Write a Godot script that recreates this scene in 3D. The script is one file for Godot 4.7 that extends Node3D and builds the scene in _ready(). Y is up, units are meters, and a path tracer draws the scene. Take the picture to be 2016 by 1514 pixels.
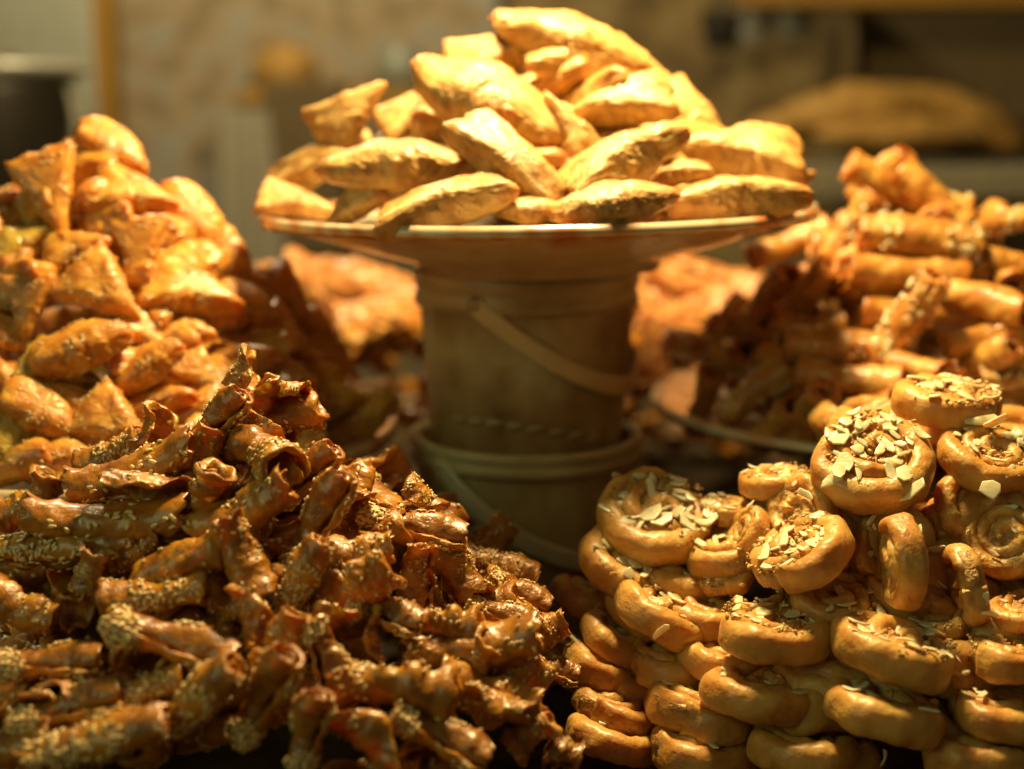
extends Node3D
# A sweet-maker's stall: heaps of fried pastries on plates and pails, lit by one warm lamp above.

const F := 2800.0                      # focal length, in pixels of a 2016 x 1514 frame
const EYE := Vector3(0.0, 0.36, 0.0)   # the table top is y = 0
var look := Basis(Vector3.RIGHT, deg_to_rad(-10.4))
var rng := RandomNumberGenerator.new()
var lumps := FastNoiseLite.new()
var mats := {}
var bank := {}                          # kind -> list of ready meshes
var used := {}

func _ready() -> void:
	rng.seed = 20240
	lumps.seed = 5
	lumps.noise_type = FastNoiseLite.TYPE_SIMPLEX_SMOOTH
	lumps.frequency = 1.0
	lumps.fractal_type = FastNoiseLite.FRACTAL_NONE
	# ---- camera
	var cam := Camera3D.new()
	cam.name = "camera"
	cam.transform = Transform3D(look, EYE)
	cam.fov = rad_to_deg(2.0 * atan(757.0 / F))
	cam.near = 0.05
	cam.far = 40.0
	var eye := CameraAttributesPhysical.new()
	eye.frustum_focal_length = 44.4
	eye.frustum_focus_distance = 0.685
	eye.exposure_aperture = 2.85
	eye.frustum_near = 0.05
	eye.frustum_far = 40.0
	cam.attributes = eye
	add_child(cam)
	cam.fov = rad_to_deg(2.0 * atan(757.0 / F))
	cam.current = true
	# ---- air and light
	var env := Environment.new()
	env.background_mode = Environment.BG_COLOR
	env.background_color = Color(0.060, 0.050, 0.027).linear_to_srgb()
	env.tonemap_mode = Environment.TONE_MAPPER_LINEAR
	env.tonemap_exposure = 1.0
	env.sdfgi_enabled = true
	env.ssao_enabled = true
	env.ssil_enabled = true
	var we := WorldEnvironment.new()
	we.name = "surroundings"
	we.environment = env
	add_child(we)
	lamp("key_lamp", Vector3(0.06, 0.75, -0.89), Color(1.0, 0.725, 0.32), 1.15, 0.055)
	lamp("stall_lamp", Vector3(-0.5, 1.5, -2.1), Color(1.0, 0.82, 0.46), 1.6, 0.08)
	var day := AreaLight3D.new()
	day.name = "street_light"
	day.area_size = Vector2(0.9, 0.7)
	day.light_color = Color(0.87, 0.95, 0.68)
	day.light_energy = 0.42
	day.shadow_enabled = true
	day.look_at_from_position(Vector3(-1.1, 0.85, 0.12), Vector3(0.0, 0.2, -0.85))
	add_child(day)
	make_materials()
	make_setting()
	make_vessels()
	make_banks()
	make_heaps()

func lamp(called: String, where: Vector3, tint: Color, energy: float, size: float) -> void:
	var l := OmniLight3D.new()
	l.name = called
	l.position = where
	l.light_color = tint.linear_to_srgb()
	l.light_energy = energy
	l.light_size = size
	l.omni_range = 8.0
	l.omni_attenuation = 2.0
	l.shadow_enabled = true
	add_child(l)

# ---------------------------------------------------------------- naming and placing

func at(px: float, py: float, d: float) -> Vector3:
	return EYE + look * Vector3((px - 1008.0) / F * d, (757.0 - py) / F * d, -d)

func numbered(called: String) -> String:
	used[called] = used.get(called, -1) + 1
	return called if used[called] == 0 else "%s_%03d" % [called, used[called]]

func tag(o: Node3D, label: String, category := "", group := "", kind := "") -> void:
	if label: o.set_meta("label", label)
	if category: o.set_meta("category", category)
	if group: o.set_meta("group", group)
	if kind: o.set_meta("kind", kind)

func mesh_at(called: String, mesh: Mesh, m: Material, parent: Node3D = null, where := Transform3D()) -> MeshInstance3D:
	var o := MeshInstance3D.new()
	o.name = called if parent else numbered(called)
	o.mesh = mesh
	o.material_override = m
	o.transform = where
	(parent if parent else self).add_child(o, true)
	return o

func base(called: String, where := Transform3D()) -> Node3D:
	var o := Node3D.new()
	o.name = numbered(called)
	o.transform = where
	add_child(o, true)
	return o

# Axes of a piece: its long axis at `ang` degrees in the picture plane and leaning `pitch` towards the eye, its flat side between up (0) and the eye (90), leaning `side` to the right.
func axes(ang: float, pitch: float, face: float, side := 0.0) -> Basis:
	var a := deg_to_rad(ang)
	var p := deg_to_rad(pitch)
	var f := deg_to_rad(face)
	var s := deg_to_rad(side)
	var along := Vector3(cos(a) * cos(p), sin(a) * cos(p), sin(p))
	var n := Vector3(sin(s), cos(s) * cos(f), cos(s) * sin(f))
	n -= along * n.dot(along)
	if n.length() < 0.15:
		n = Vector3(0, 0, 1) - along * along.z
	n = n.normalized()
	return look * Basis(along, n, along.cross(n))

# Axes of a disc whose face is known: the disc's up is n, turned by `spin`.
func disc_axes(face: float, side: float, spin: float) -> Basis:
	var f := deg_to_rad(face)
	var s := deg_to_rad(side)
	var n := Vector3(sin(s), cos(s) * cos(f), cos(s) * sin(f))
	var x := Vector3(1, 0, 0) if absf(n.x) < 0.8 else Vector3(0, 1, 0)
	x = (x - n * x.dot(n)).normalized()
	return look * Basis(x, n, x.cross(n)) * Basis(Vector3.UP, spin)

# ---------------------------------------------------------------- heaps: height of their surface, and where a line of sight meets it

func heap_height(h: Dictionary, x: float, z: float) -> float:
	var dx: float = (x - h.at.x) / (h.wide_left if x < h.at.x else h.wide_right)
	var q: float = Vector2(dx, z - h.at.z).length() / h.radius
	return -1.0 if q > 1.0 else h.at.y + h.height * (1.0 - pow(q, h.power))

func sight(h: Dictionary, px: float, py: float) -> float:
	var best := 9.0
	var where := 1.0
	var d: float = h.near
	while d < h.far:
		var p := at(px, py, d)
		var gap := p.y - heap_height(h, p.x, p.z)
		if gap <= 0.0:
			return d
		if gap < best:
			best = gap
			where = d
		d += 0.002
	return where

# ---------------------------------------------------------------- meshes

class Shape:
	var v := PackedVector3Array()
	var n := PackedVector3Array()
	var c := PackedColorArray()
	var i := PackedInt32Array()
	func mesh() -> ArrayMesh:
		var a := []
		a.resize(Mesh.ARRAY_MAX)
		a[Mesh.ARRAY_VERTEX] = v
		a[Mesh.ARRAY_NORMAL] = n
		a[Mesh.ARRAY_COLOR] = c
		a[Mesh.ARRAY_INDEX] = i
		var m := ArrayMesh.new()
		m.add_surface_from_arrays(Mesh.PRIMITIVE_TRIANGLES, a)
		return m

# Normals of a grid of nu x nv points (u closed), turned outward by the sign of the volume it holds.
func grid_normals(p: PackedVector3Array, nu: int, nv: int, close_v := false) -> PackedVector3Array:
	var n := PackedVector3Array()
	n.resize(nu * nv)
	var mid := Vector3.ZERO
	for q in p: mid += q
	mid /= p.size()
	var vol := 0.0
	for j in nv:
		var j0 := posmod(j - 1, nv) if close_v else maxi(j - 1, 0)
		var j1 := (j + 1) % nv if close_v else mini(j + 1, nv - 1)
		for i in nu:
			var du := p[j * nu + (i + 1) % nu] - p[j * nu + (i + nu - 1) % nu]
			var dv := p[j1 * nu + i] - p[j0 * nu + i]
			var k := du.cross(dv)
			vol += (p[j * nu + i] - mid).dot(k)
			n[j * nu + i] = Vector3.ZERO if k.length_squared() < 1e-20 else k.normalized()
	for j in nv:                         # a pole takes the mean of the row beside it
		for i in nu:
			if n[j * nu + i] == Vector3.ZERO:
				var jj := 1 if j == 0 else j - 1
				var k := Vector3.ZERO
				for t in nu: k += n[jj * nu + t]
				n[j * nu + i] = k.normalized() if k.length() > 0.01 else n[jj * nu + i]
	if vol < 0.0:
		for t in n.size(): n[t] = -n[t]
	return n

func add_grid(s: Shape, p: PackedVector3Array, nu: int, nv: int, shade: Variant = null, close_v := false, outward := PackedVector3Array()) -> void:
	var n := grid_normals(p, nu, nv, close_v) if outward.is_empty() else outward
	var first := s.v.size()
	s.v.append_array(p)
	s.n.append_array(n)
	if shade != null:
		for k in p.size():
			s.c.append(shade.call(p[k], n[k], k % nu, k / nu))
	else:
		for k in p.size(): s.c.append(Color.WHITE)
	var votes := 0
	var idx := PackedInt32Array()
	for j in (nv if close_v else nv - 1):
		for i in nu:
			var a := j * nu + i
			var b := j * nu + (i + 1) % nu
			var e := ((j + 1) % nv) * nu + i
			var f := ((j + 1) % nv) * nu + (i + 1) % nu
			idx.append_array([a, b, e, b, f, e])
			if (p[e] - p[a]).cross(p[b] - p[a]).dot(n[a]) > 0.0: votes += 1
			else: votes -= 1
	if votes < 0:                        # front faces run clockwise
		for t in range(0, idx.size(), 3):
			var k := idx[t]
			idx[t] = idx[t + 1]
			idx[t + 1] = k
	for k in idx: s.i.append(first + k)

func push(p: PackedVector3Array, n: PackedVector3Array, amount: Callable, nu: int) -> void:
	for k in p.size():
		p[k] += n[k] * amount.call(p[k], k % nu, k / nu)

func ns(p: Vector3, per_metre: float, shift := 0.0) -> float:
	return lumps.get_noise_3d(p.x * per_metre + shift, p.y * per_metre - shift, p.z * per_metre + 2.0 * shift)

func lathe(profile: PackedVector2Array, segs: int, wobble := 0.0, shade: Variant = null) -> ArrayMesh:
	var p := PackedVector3Array()
	for q in profile:
		for i in segs:
			var a := TAU * i / segs
			var r := q.x * (1.0 + wobble * sin(2.0 * a + 0.6) + 0.5 * wobble * sin(3.0 * a))
			p.append(Vector3(r * sin(a), q.y + wobble * 0.02 * sin(2.0 * a), r * cos(a)))
	var s := Shape.new()
	add_grid(s, p, segs, profile.size(), shade)
	return s.mesh()

# A band of rounded oblong section along a path. `out` gives the thickness direction at each point.
func strap(path: PackedVector3Array, out: PackedVector3Array, wide: float, thick: float) -> ArrayMesh:
	var p := PackedVector3Array()
	var nu := 10
	for j in range(-1, path.size() + 1):
		var k := clampi(j, 0, path.size() - 1)
		var t := (path[mini(k + 1, path.size() - 1)] - path[maxi(k - 1, 0)]).normalized()
		var o := (out[k] - t * out[k].dot(t)).normalized()
		var w := t.cross(o)
		var shut := 0.0 if j == -1 or j == path.size() else 1.0
		for i in nu:
			var a := TAU * i / nu
			p.append(path[k] + shut * (w * signf(cos(a)) * pow(absf(cos(a)), 0.5) * wide * 0.5 + o * signf(sin(a)) * pow(absf(sin(a)), 0.6) * thick * 0.5))
	var s := Shape.new()
	add_grid(s, p, nu, path.size() + 2)
	return s.mesh()

# A rounded, uneven box: the setting's planks, boards and blocks.
func block(size: Vector3, round_by := 0.006) -> ArrayMesh:
	var s := Shape.new()
	var p := PackedVector3Array()
	var b := minf(round_by, minf(size.x, minf(size.y, size.z)) * 0.3)
	var rows := [[0.0, 0.5, 0.0], [b, 0.5, 1.0], [0.0, 0.5 - b / size.y, 1.0], [0.0, b / size.y - 0.5, 1.0], [b, -0.5, 1.0], [0.0, -0.5, 0.0]]
	var nu := 8
	for r in rows:
		var hx: float = (size.x * 0.5 - r[0]) * r[2]
		var hz: float = (size.z * 0.5 - r[0]) * r[2]
		var c: float = b * r[2]
		for q in [Vector2(hx, -hz + c), Vector2(hx, hz - c), Vector2(hx - c, hz), Vector2(c - hx, hz), Vector2(-hx, hz - c), Vector2(-hx, c - hz), Vector2(c - hx, -hz), Vector2(hx - c, -hz)]:
			p.append(Vector3(q.x, r[1] * size.y, q.y))
	add_grid(s, p, nu, rows.size())
	return s.mesh()

# ---------------------------------------------------------------- materials

func noise(per_tile: float, seed_: int, ramp: Array = [], cell := false, octaves := 4) -> NoiseTexture2D:
	var f := FastNoiseLite.new()
	f.seed = seed_
	f.noise_type = FastNoiseLite.TYPE_CELLULAR if cell else FastNoiseLite.TYPE_SIMPLEX_SMOOTH
	f.frequency = per_tile / 512.0
	f.fractal_octaves = octaves
	f.fractal_gain = 0.55
	var t := NoiseTexture2D.new()
	t.width = 512
	t.height = 512
	t.seamless = true
	t.seamless_blend_skirt = 0.2
	t.noise = f
	if ramp:
		var g := Gradient.new()
		g.offsets = PackedFloat32Array(range(ramp.size()).map(func(k): return k / (ramp.size() - 1.0)))
		g.colors = PackedColorArray(ramp.map(func(c): return c.linear_to_srgb()))
		t.color_ramp = g
	return t

func stuff(called: String, ramp: Array, rough: float, opts := {}) -> void:
	var m := StandardMaterial3D.new()
	m.resource_name = called
	m.albedo_texture = noise(opts.get("grain", 5.0), opts.get("seed", called.hash() % 1000), ramp)
	m.uv1_triplanar = true
	m.uv1_scale = Vector3.ONE * float(opts.get("tiles", 12.0))
	m.roughness = rough
	m.vertex_color_use_as_albedo = opts.get("tint", true)
	if opts.get("relief", 0.0) > 0.0:
		m.heightmap_enabled = true
		m.heightmap_scale = opts.relief
		m.heightmap_texture = noise(opts.get("relief_grain", 26.0), called.hash() % 1000 + 3, [], opts.get("cells", false), 3)
	if opts.has("coat"):
		m.clearcoat_enabled = true
		m.clearcoat = opts.coat
		m.clearcoat_roughness = opts.get("coat_rough", 0.2)
	if opts.has("sss"):
		m.subsurf_scatter_enabled = true
		m.subsurf_scatter_strength = opts.sss
	if opts.has("metal"): m.metallic = opts.metal
	m.metallic_specular = opts.get("spec", 0.5)
	mats[called] = m

func make_materials() -> void:
	stuff("samosa", [Color(0.33, 0.155, 0.035), Color(0.55, 0.34, 0.10), Color(0.65, 0.44, 0.15), Color(0.71, 0.52, 0.22)], 0.5, {"relief": 0.05, "sss": 0.08, "coat": 0.2, "coat_rough": 0.3})
	stuff("lemon", [Color(0.42, 0.22, 0.025), Color(0.56, 0.36, 0.05), Color(0.62, 0.44, 0.08), Color(0.66, 0.50, 0.12)], 0.4, {"relief": 0.03, "sss": 0.3, "coat": 0.4, "coat_rough": 0.25})
	stuff("glazed", [Color(0.40, 0.15, 0.018), Color(0.57, 0.255, 0.034), Color(0.66, 0.33, 0.05), Color(0.70, 0.42, 0.09)], 0.40, {"relief": 0.035, "sss": 0.35, "coat": 0.35, "coat_rough": 0.28})
	stuff("honeyed", [Color(0.19, 0.066, 0.003), Color(0.35, 0.138, 0.007), Color(0.47, 0.205, 0.013), Color(0.56, 0.285, 0.028)], 0.40, {"relief": 0.035, "sss": 0.09, "coat": 0.38, "coat_rough": 0.22, "relief_grain": 34.0})
	stuff("cookie", [Color(0.43, 0.195, 0.034), Color(0.58, 0.31, 0.067), Color(0.66, 0.39, 0.10), Color(0.73, 0.49, 0.165)], 0.46, {"relief": 0.05, "sss": 0.3, "coat": 0.22, "coat_rough": 0.3, "tiles": 9.0})
	stuff("cigar", [Color(0.34, 0.12, 0.016), Color(0.50, 0.225, 0.036), Color(0.60, 0.325, 0.07), Color(0.70, 0.45, 0.15)], 0.42, {"relief": 0.05, "sss": 0.2, "coat": 0.3, "coat_rough": 0.3})
	stuff("ribbon", [Color(0.46, 0.15, 0.03), Color(0.60, 0.24, 0.06), Color(0.69, 0.35, 0.13), Color(0.76, 0.50, 0.25)], 0.4, {"relief": 0.05, "sss": 0.25, "coat": 0.3})
	stuff("seed", [Color(0.72, 0.49, 0.20), Color(0.85, 0.66, 0.34)], 0.45, {"coat": 0.2, "coat_rough": 0.3, "sss": 0.1})
	stuff("almond", [Color(0.74, 0.54, 0.28), Color(0.83, 0.67, 0.41), Color(0.87, 0.75, 0.53)], 0.42, {"coat": 0.35, "sss": 0.25, "relief": 0.012, "tiles": 20.0})
	stuff("chopped_nut", [Color(0.50, 0.28, 0.08), Color(0.62, 0.39, 0.14), Color(0.74, 0.53, 0.25)], 0.5, {"coat": 0.2, "tiles": 20.0})
	stuff("nut_paste", [Color(0.34, 0.15, 0.035), Color(0.54, 0.30, 0.09), Color(0.66, 0.44, 0.17)], 0.5, {"relief": 0.10, "grain": 12.0, "coat": 0.2})
	stuff("ceramic", [Color(0.52, 0.37, 0.20), Color(0.64, 0.51, 0.33), Color(0.70, 0.60, 0.43)], 0.24, {"coat": 0.4, "coat_rough": 0.12, "tiles": 5.0})
	stuff("glazed_clay", [Color(0.30, 0.16, 0.06), Color(0.42, 0.26, 0.11), Color(0.48, 0.32, 0.15)], 0.34, {"coat": 0.3, "tiles": 5.0})
	stuff("old_plastic", [Color(0.22, 0.135, 0.055), Color(0.33, 0.225, 0.10), Color(0.42, 0.33, 0.17), Color(0.46, 0.41, 0.25)], 0.42, {"tiles": 5.0, "grain": 4.0, "coat": 0.2, "coat_rough": 0.3, "relief": 0.02})
	stuff("dull_plastic", [Color(0.34, 0.245, 0.11), Color(0.46, 0.365, 0.18), Color(0.52, 0.46, 0.26)], 0.42, {"tiles": 5.0, "grain": 4.0, "coat": 0.2, "coat_rough": 0.3, "relief": 0.02})
	stuff("tan_plastic", [Color(0.50, 0.36, 0.17), Color(0.62, 0.48, 0.26)], 0.42, {"tiles": 8.0})
	stuff("dim_cloth", [Color(0.19, 0.165, 0.11), Color(0.26, 0.235, 0.17)], 0.85, {"tiles": 6.0})
	stuff("pale_plastic", [Color(0.50, 0.43, 0.26), Color(0.62, 0.58, 0.40), Color(0.68, 0.66, 0.50)], 0.38, {"tiles": 8.0})
	stuff("dark_wood", [Color(0.03, 0.018, 0.008), Color(0.06, 0.035, 0.016), Color(0.09, 0.055, 0.026)], 0.8, {"tiles": 4.0, "relief": 0.05, "spec": 0.2})
	stuff("plaster", [Color(0.13, 0.11, 0.07), Color(0.24, 0.185, 0.11), Color(0.36, 0.27, 0.17), Color(0.27, 0.27, 0.24), Color(0.46, 0.40, 0.28)], 0.85, {"tiles": 1.0, "grain": 9.0, "relief": 0.2})
	stuff("brown_plaster", [Color(0.08, 0.052, 0.02), Color(0.17, 0.112, 0.042), Color(0.27, 0.19, 0.08), Color(0.21, 0.18, 0.10)], 0.85, {"tiles": 1.3, "grain": 6.0, "relief": 0.2})
	stuff("ochre_paint", [Color(0.27, 0.14, 0.012), Color(0.33, 0.18, 0.02)], 0.6, {"tiles": 2.0})
	stuff("brown_wood", [Color(0.095, 0.064, 0.026), Color(0.14, 0.096, 0.042)], 0.8, {"tiles": 4.0})
	stuff("pale_cloth", [Color(0.30, 0.27, 0.20), Color(0.37, 0.34, 0.27)], 0.85, {"tiles": 6.0})
	stuff("bread", [Color(0.22, 0.105, 0.018), Color(0.36, 0.20, 0.04), Color(0.46, 0.28, 0.07)], 0.7, {"tiles": 5.0, "relief": 0.1})
	stuff("iron", [Color(0.02, 0.016, 0.012), Color(0.035, 0.03, 0.022)], 0.45, {"tiles": 5.0})
	stuff("tin", [Color(0.34, 0.33, 0.28), Color(0.45, 0.44, 0.38)], 0.4, {"tiles": 6.0, "metal": 0.3})
	stuff("blue_glaze", [Color(0.17, 0.18, 0.14), Color(0.23, 0.24, 0.20)], 0.4, {"tiles": 6.0})

# ---------------------------------------------------------------- the surface and what shows behind

func slab(called: String, size: Vector3, where: Vector3, m: String) -> MeshInstance3D:
	return mesh_at(called, block(size), mats[m], null, Transform3D(Basis(), where))

func make_setting() -> void:
	tag(slab("table_top", Vector3(2.6, 0.05, 1.75), Vector3(0, -0.025, -1.05), "dark_wood"), "dark wooden stall table under all the plates and heaps", "table")
	tag(slab("wall", Vector3(1.95, 2.6, 0.12), Vector3(-1.0, 0.4, -3.1), "plaster"), "mottled grey beige plaster wall behind the sweets", "", "", "structure")
	tag(slab("wall", Vector3(2.3, 2.6, 0.12), Vector3(1.14, 0.4, -3.14), "brown_plaster"), "brown stained plaster wall behind the heaps, beside the cupboard", "", "", "structure")
	var p := at(192, 150, 2.7)
	tag(slab("wooden_post", Vector3(0.078, 2.4, 0.07), Vector3(p.x, 0.4, p.z), "ochre_paint"), "ochre painted upright post in front of the grey wall", "post")
	# the grey sheet and the big pot at the left edge
	p = at(40, 40, 2.55)
	tag(slab("tin_sheet", Vector3(0.26, 0.36, 0.02), p, "tin"), "dull grey tin sheet leaning behind the black pot", "metal sheet")
	p = at(-20, 155, 2.0)
	var pot := base("cooking_pot", Transform3D(Basis(), p))
	tag(pot, "round black cooking pot with a pale tin rim, left of the post", "pot")
	mesh_at("body", lathe(PackedVector2Array([Vector2(0, -0.2), Vector2(0.05, -0.195), Vector2(0.085, -0.15), Vector2(0.105, -0.09), Vector2(0.113, -0.02), Vector2(0.113, 0), Vector2(0.10, 0.0), Vector2(0.09, -0.09), Vector2(0.0, -0.18)]), 40), mats.iron, pot)
	mesh_at("rim", lathe(PackedVector2Array([Vector2(0.10, 0.004), Vector2(0.118, 0.002), Vector2(0.135, 0.008), Vector2(0.135, 0.018), Vector2(0.118, 0.022), Vector2(0.10, 0.018)]), 40), mats.tin, pot)
	var pour := PackedVector3Array()
	var out := PackedVector3Array()
	for k in 16:
		var t := k / 15.0
		pour.append(Vector3(0.118 + 0.018 * sin(t * PI) - 0.07 * t * t, -0.01 - 0.2 * t, 0.02))
		out.append(Vector3(0.9, -0.4, 0))
	mesh_at("handle", strap(pour, out, 0.03, 0.012), mats.tin, pot)
	var cup := base("tin_cup", Transform3D(Basis(), at(0, 128, 1.96)))
	tag(cup, "small bright tin cup standing on the black pot's rim", "cup")
	mesh_at("bowl", lathe(PackedVector2Array([Vector2(0, -0.01), Vector2(0.02, -0.01), Vector2(0.024, 0.02), Vector2(0.021, 0.02), Vector2(0.018, -0.005), Vector2(0, -0.005)]), 24), mats.pale_cloth, cup)
	# shelf with a cloth, a sack and a jar between the post and the middle plate
	p = at(660, 196, 2.75)
	tag(slab("shelf_board", Vector3(0.34, 0.035, 0.2), p, "ochre_paint"), "short brown shelf board on the wall, left of the samosas", "shelf")
	p = at(563, 152, 2.72)
	var sack := base("spice_sack", Transform3D(Basis(), p))
	tag(sack, "small ochre sack gathered at the top on the brown shelf", "sack")
	mesh_at("bag", lathe(PackedVector2Array([Vector2(0, -0.035), Vector2(0.05, -0.035), Vector2(0.068, -0.01), Vector2(0.066, 0.025), Vector2(0.05, 0.045), Vector2(0.03, 0.052), Vector2(0.034, 0.06), Vector2(0, 0.058)]), 28, 0.05), mats.bread, sack)
	p = at(790, 150, 2.72)
	var jar := base("glazed_jar", Transform3D(Basis(), p))
	tag(jar, "blue green glazed jar on the shelf behind the samosas", "jar")
	mesh_at("body", lathe(PackedVector2Array([Vector2(0, -0.035), Vector2(0.04, -0.035), Vector2(0.055, 0), Vector2(0.045, 0.035), Vector2(0.03, 0.045), Vector2(0.034, 0.052), Vector2(0.026, 0.052), Vector2(0, 0.03)]), 28), mats.blue_glaze, jar)
	tag(slab("dark_crate", Vector3(0.15, 0.32, 0.14), at(610, 330, 2.72), "brown_wood"), "dark crate standing under the brown shelf by the wall", "crate")
	tag(hanging_cloth(0.13, 0.62), "pale grey cloth hanging in folds beside the dark crate", "cloth")
	var cl: Node3D = get_node("hanging_cloth")
	cl.position = at(478, 215, 2.6)
	# right: cupboard, beam, loaves on a cloth, cups
	tag(slab("ceiling_beam", Vector3(0.9, 0.07, 0.1), at(1960, -22, 2.5), "ochre_paint"), "ochre wooden beam over the dark cupboard", "beam")
	var cb := base("dark_cupboard", Transform3D(Basis(), at(1890, 105, 2.8)))
	tag(cb, "dark open cupboard behind the loaves, without a door", "cupboard")
	mesh_at("back_panel", block(Vector3(0.46, 0.3, 0.02)), mats.brown_wood, cb, Transform3D(Basis(), Vector3(0, 0, -0.12)))
	for sx in [-1, 1]: mesh_at("side_panel", block(Vector3(0.02, 0.3, 0.26)), mats.brown_wood, cb, Transform3D(Basis(), Vector3(0.24 * sx, 0, 0)))
	mesh_at("shelf", block(Vector3(0.455, 0.02, 0.24)), mats.brown_wood, cb, Transform3D(Basis(), Vector3(0, -0.14, 0.012)))
	for k in 3:
		var q := at([1420, 1480, 1560][k], [60, 48, 36][k], 2.7)
		var mug := base("metal_cup", Transform3D(Basis(), q))
		tag(mug, ["small dark metal cup hanging behind the topmost samosa", "pale metal cup hanging between a dark cup and a grey blue one", "grey blue metal cup hanging nearest the dark cupboard"][k], "cup", "cups hanging on the back wall")
		mesh_at("body", lathe(PackedVector2Array([Vector2(0, -0.035), Vector2(0.03, -0.035), Vector2(0.042, 0.035), Vector2(0.038, 0.035), Vector2(0.027, -0.03), Vector2(0, -0.03)]), 24), mats[["iron", "tin", "blue_glaze"][k]], mug)
	tag(slab("counter", Vector3(0.62, 0.05, 0.34), at(1860, 352, 2.3), "dim_cloth"), "pale stone counter carrying the loaves behind the pastry rolls", "counter")
	var lab := ["round ochre loaf, tallest of those on the pale counter", "darker brown loaf between two ochre loaves on the pale counter", "long ochre loaf nearest the cupboard on the pale counter", "flat brown loaf at the end of the counter nearest the samosas"]
	for k in 4:
		var q := at([1690, 1770, 1870, 1570][k], [228, 268, 236, 255][k], [2.25, 2.2, 2.28, 2.3][k])
		var half := [Vector3(0.12, 0.05, 0.07), Vector3(0.13, 0.03, 0.06), Vector3(0.13, 0.045, 0.06), Vector3(0.11, 0.04, 0.06)][k] as Vector3
		var g := PackedVector3Array()
		for j in 15:
			for i in 28:
				var a := TAU * i / 28
				var b := PI * j / 14
				g.append(Vector3(sin(b) * cos(a) * half.x, cos(b) * half.y * (1.0 if b < PI / 2 else 0.6), sin(b) * sin(a) * half.z))
		push(g, grid_normals(g, 28, 15), func(v, _i, _j): return 0.008 * ns(v, 22.0, k * 3.0), 28)
		var s := Shape.new()
		add_grid(s, g, 28, 15)
		tag(mesh_at("bread_loaf", s.mesh(), mats.bread, null, Transform3D(Basis(Vector3.BACK, [0.1, 0.0, -0.35, 0.25][k]), q)), lab[k], "bread", "loaves on the pale counter")

func hanging_cloth(w: float, h: float) -> MeshInstance3D:
	var p := PackedVector3Array()
	var nu := 48
	for j in 24:
		for i in nu:
			var front := i < nu / 2
			var t := (i if front else nu - 1 - i) / (nu / 2 - 1.0)
			var v := j / 23.0
			p.append(Vector3((t - 0.5) * w * (0.7 + 0.5 * v) + 0.02 * v, -h * v, 0.018 * sin(t * 11.0 + 2.0 * v) * (0.4 + v) + (0.003 if front else -0.003)))
	var s := Shape.new()
	add_grid(s, p, nu, 24)
	return mesh_at("hanging_cloth", s.mesh(), mats.pale_cloth)

# ---------------------------------------------------------------- plates and pails

const HANG := 0.93

func plate_mesh(r: float, deep: float, foot: float, stain: float, turn: float) -> ArrayMesh:
	var prof := PackedVector2Array([Vector2(0, deep * 0.12 - deep), Vector2(foot * 0.92, deep * 0.12 - deep), Vector2(foot * 0.94, -deep), Vector2(foot, -deep), Vector2(foot * 1.03, deep * 0.16 - deep)])
	for k in range(1, 9):
		var t := k / 8.0
		prof.append(Vector2(lerpf(foot * 1.06, r * 0.985, t), -deep * 0.80 + deep * 0.74 * pow(t, 1.25)))
	prof.append_array([Vector2(r, -0.0058), Vector2(r * 1.006, -0.0022), Vector2(r * 0.996, 0.002), Vector2(r * 0.975, 0.0)])
	for k in range(1, 7):
		var t := k / 6.0
		prof.append(Vector2(r * 0.97 * (1.0 - t), -deep * 0.55 * (1.0 - pow(1.0 - t, 1.7))))
	return lathe(prof, 144, 0.004, func(v, _n, i, _j):
		var rr := Vector2(v.x, v.z).length() / r
		var drip := smoothstep(0.05, 0.5, ns(Vector3(cos(TAU * i / 144.0), sin(TAU * i / 144.0), turn), 5.0)) * smoothstep(0.80, 0.99, rr) + 0.6 * smoothstep(0.25, 0.6, ns(v, 60.0)) * smoothstep(0.7, 0.95, rr)
		return Color.WHITE.lerp(Color(0.75, 0.28, 0.07), clampf(drip * stain, 0.0, 0.9)))

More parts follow.
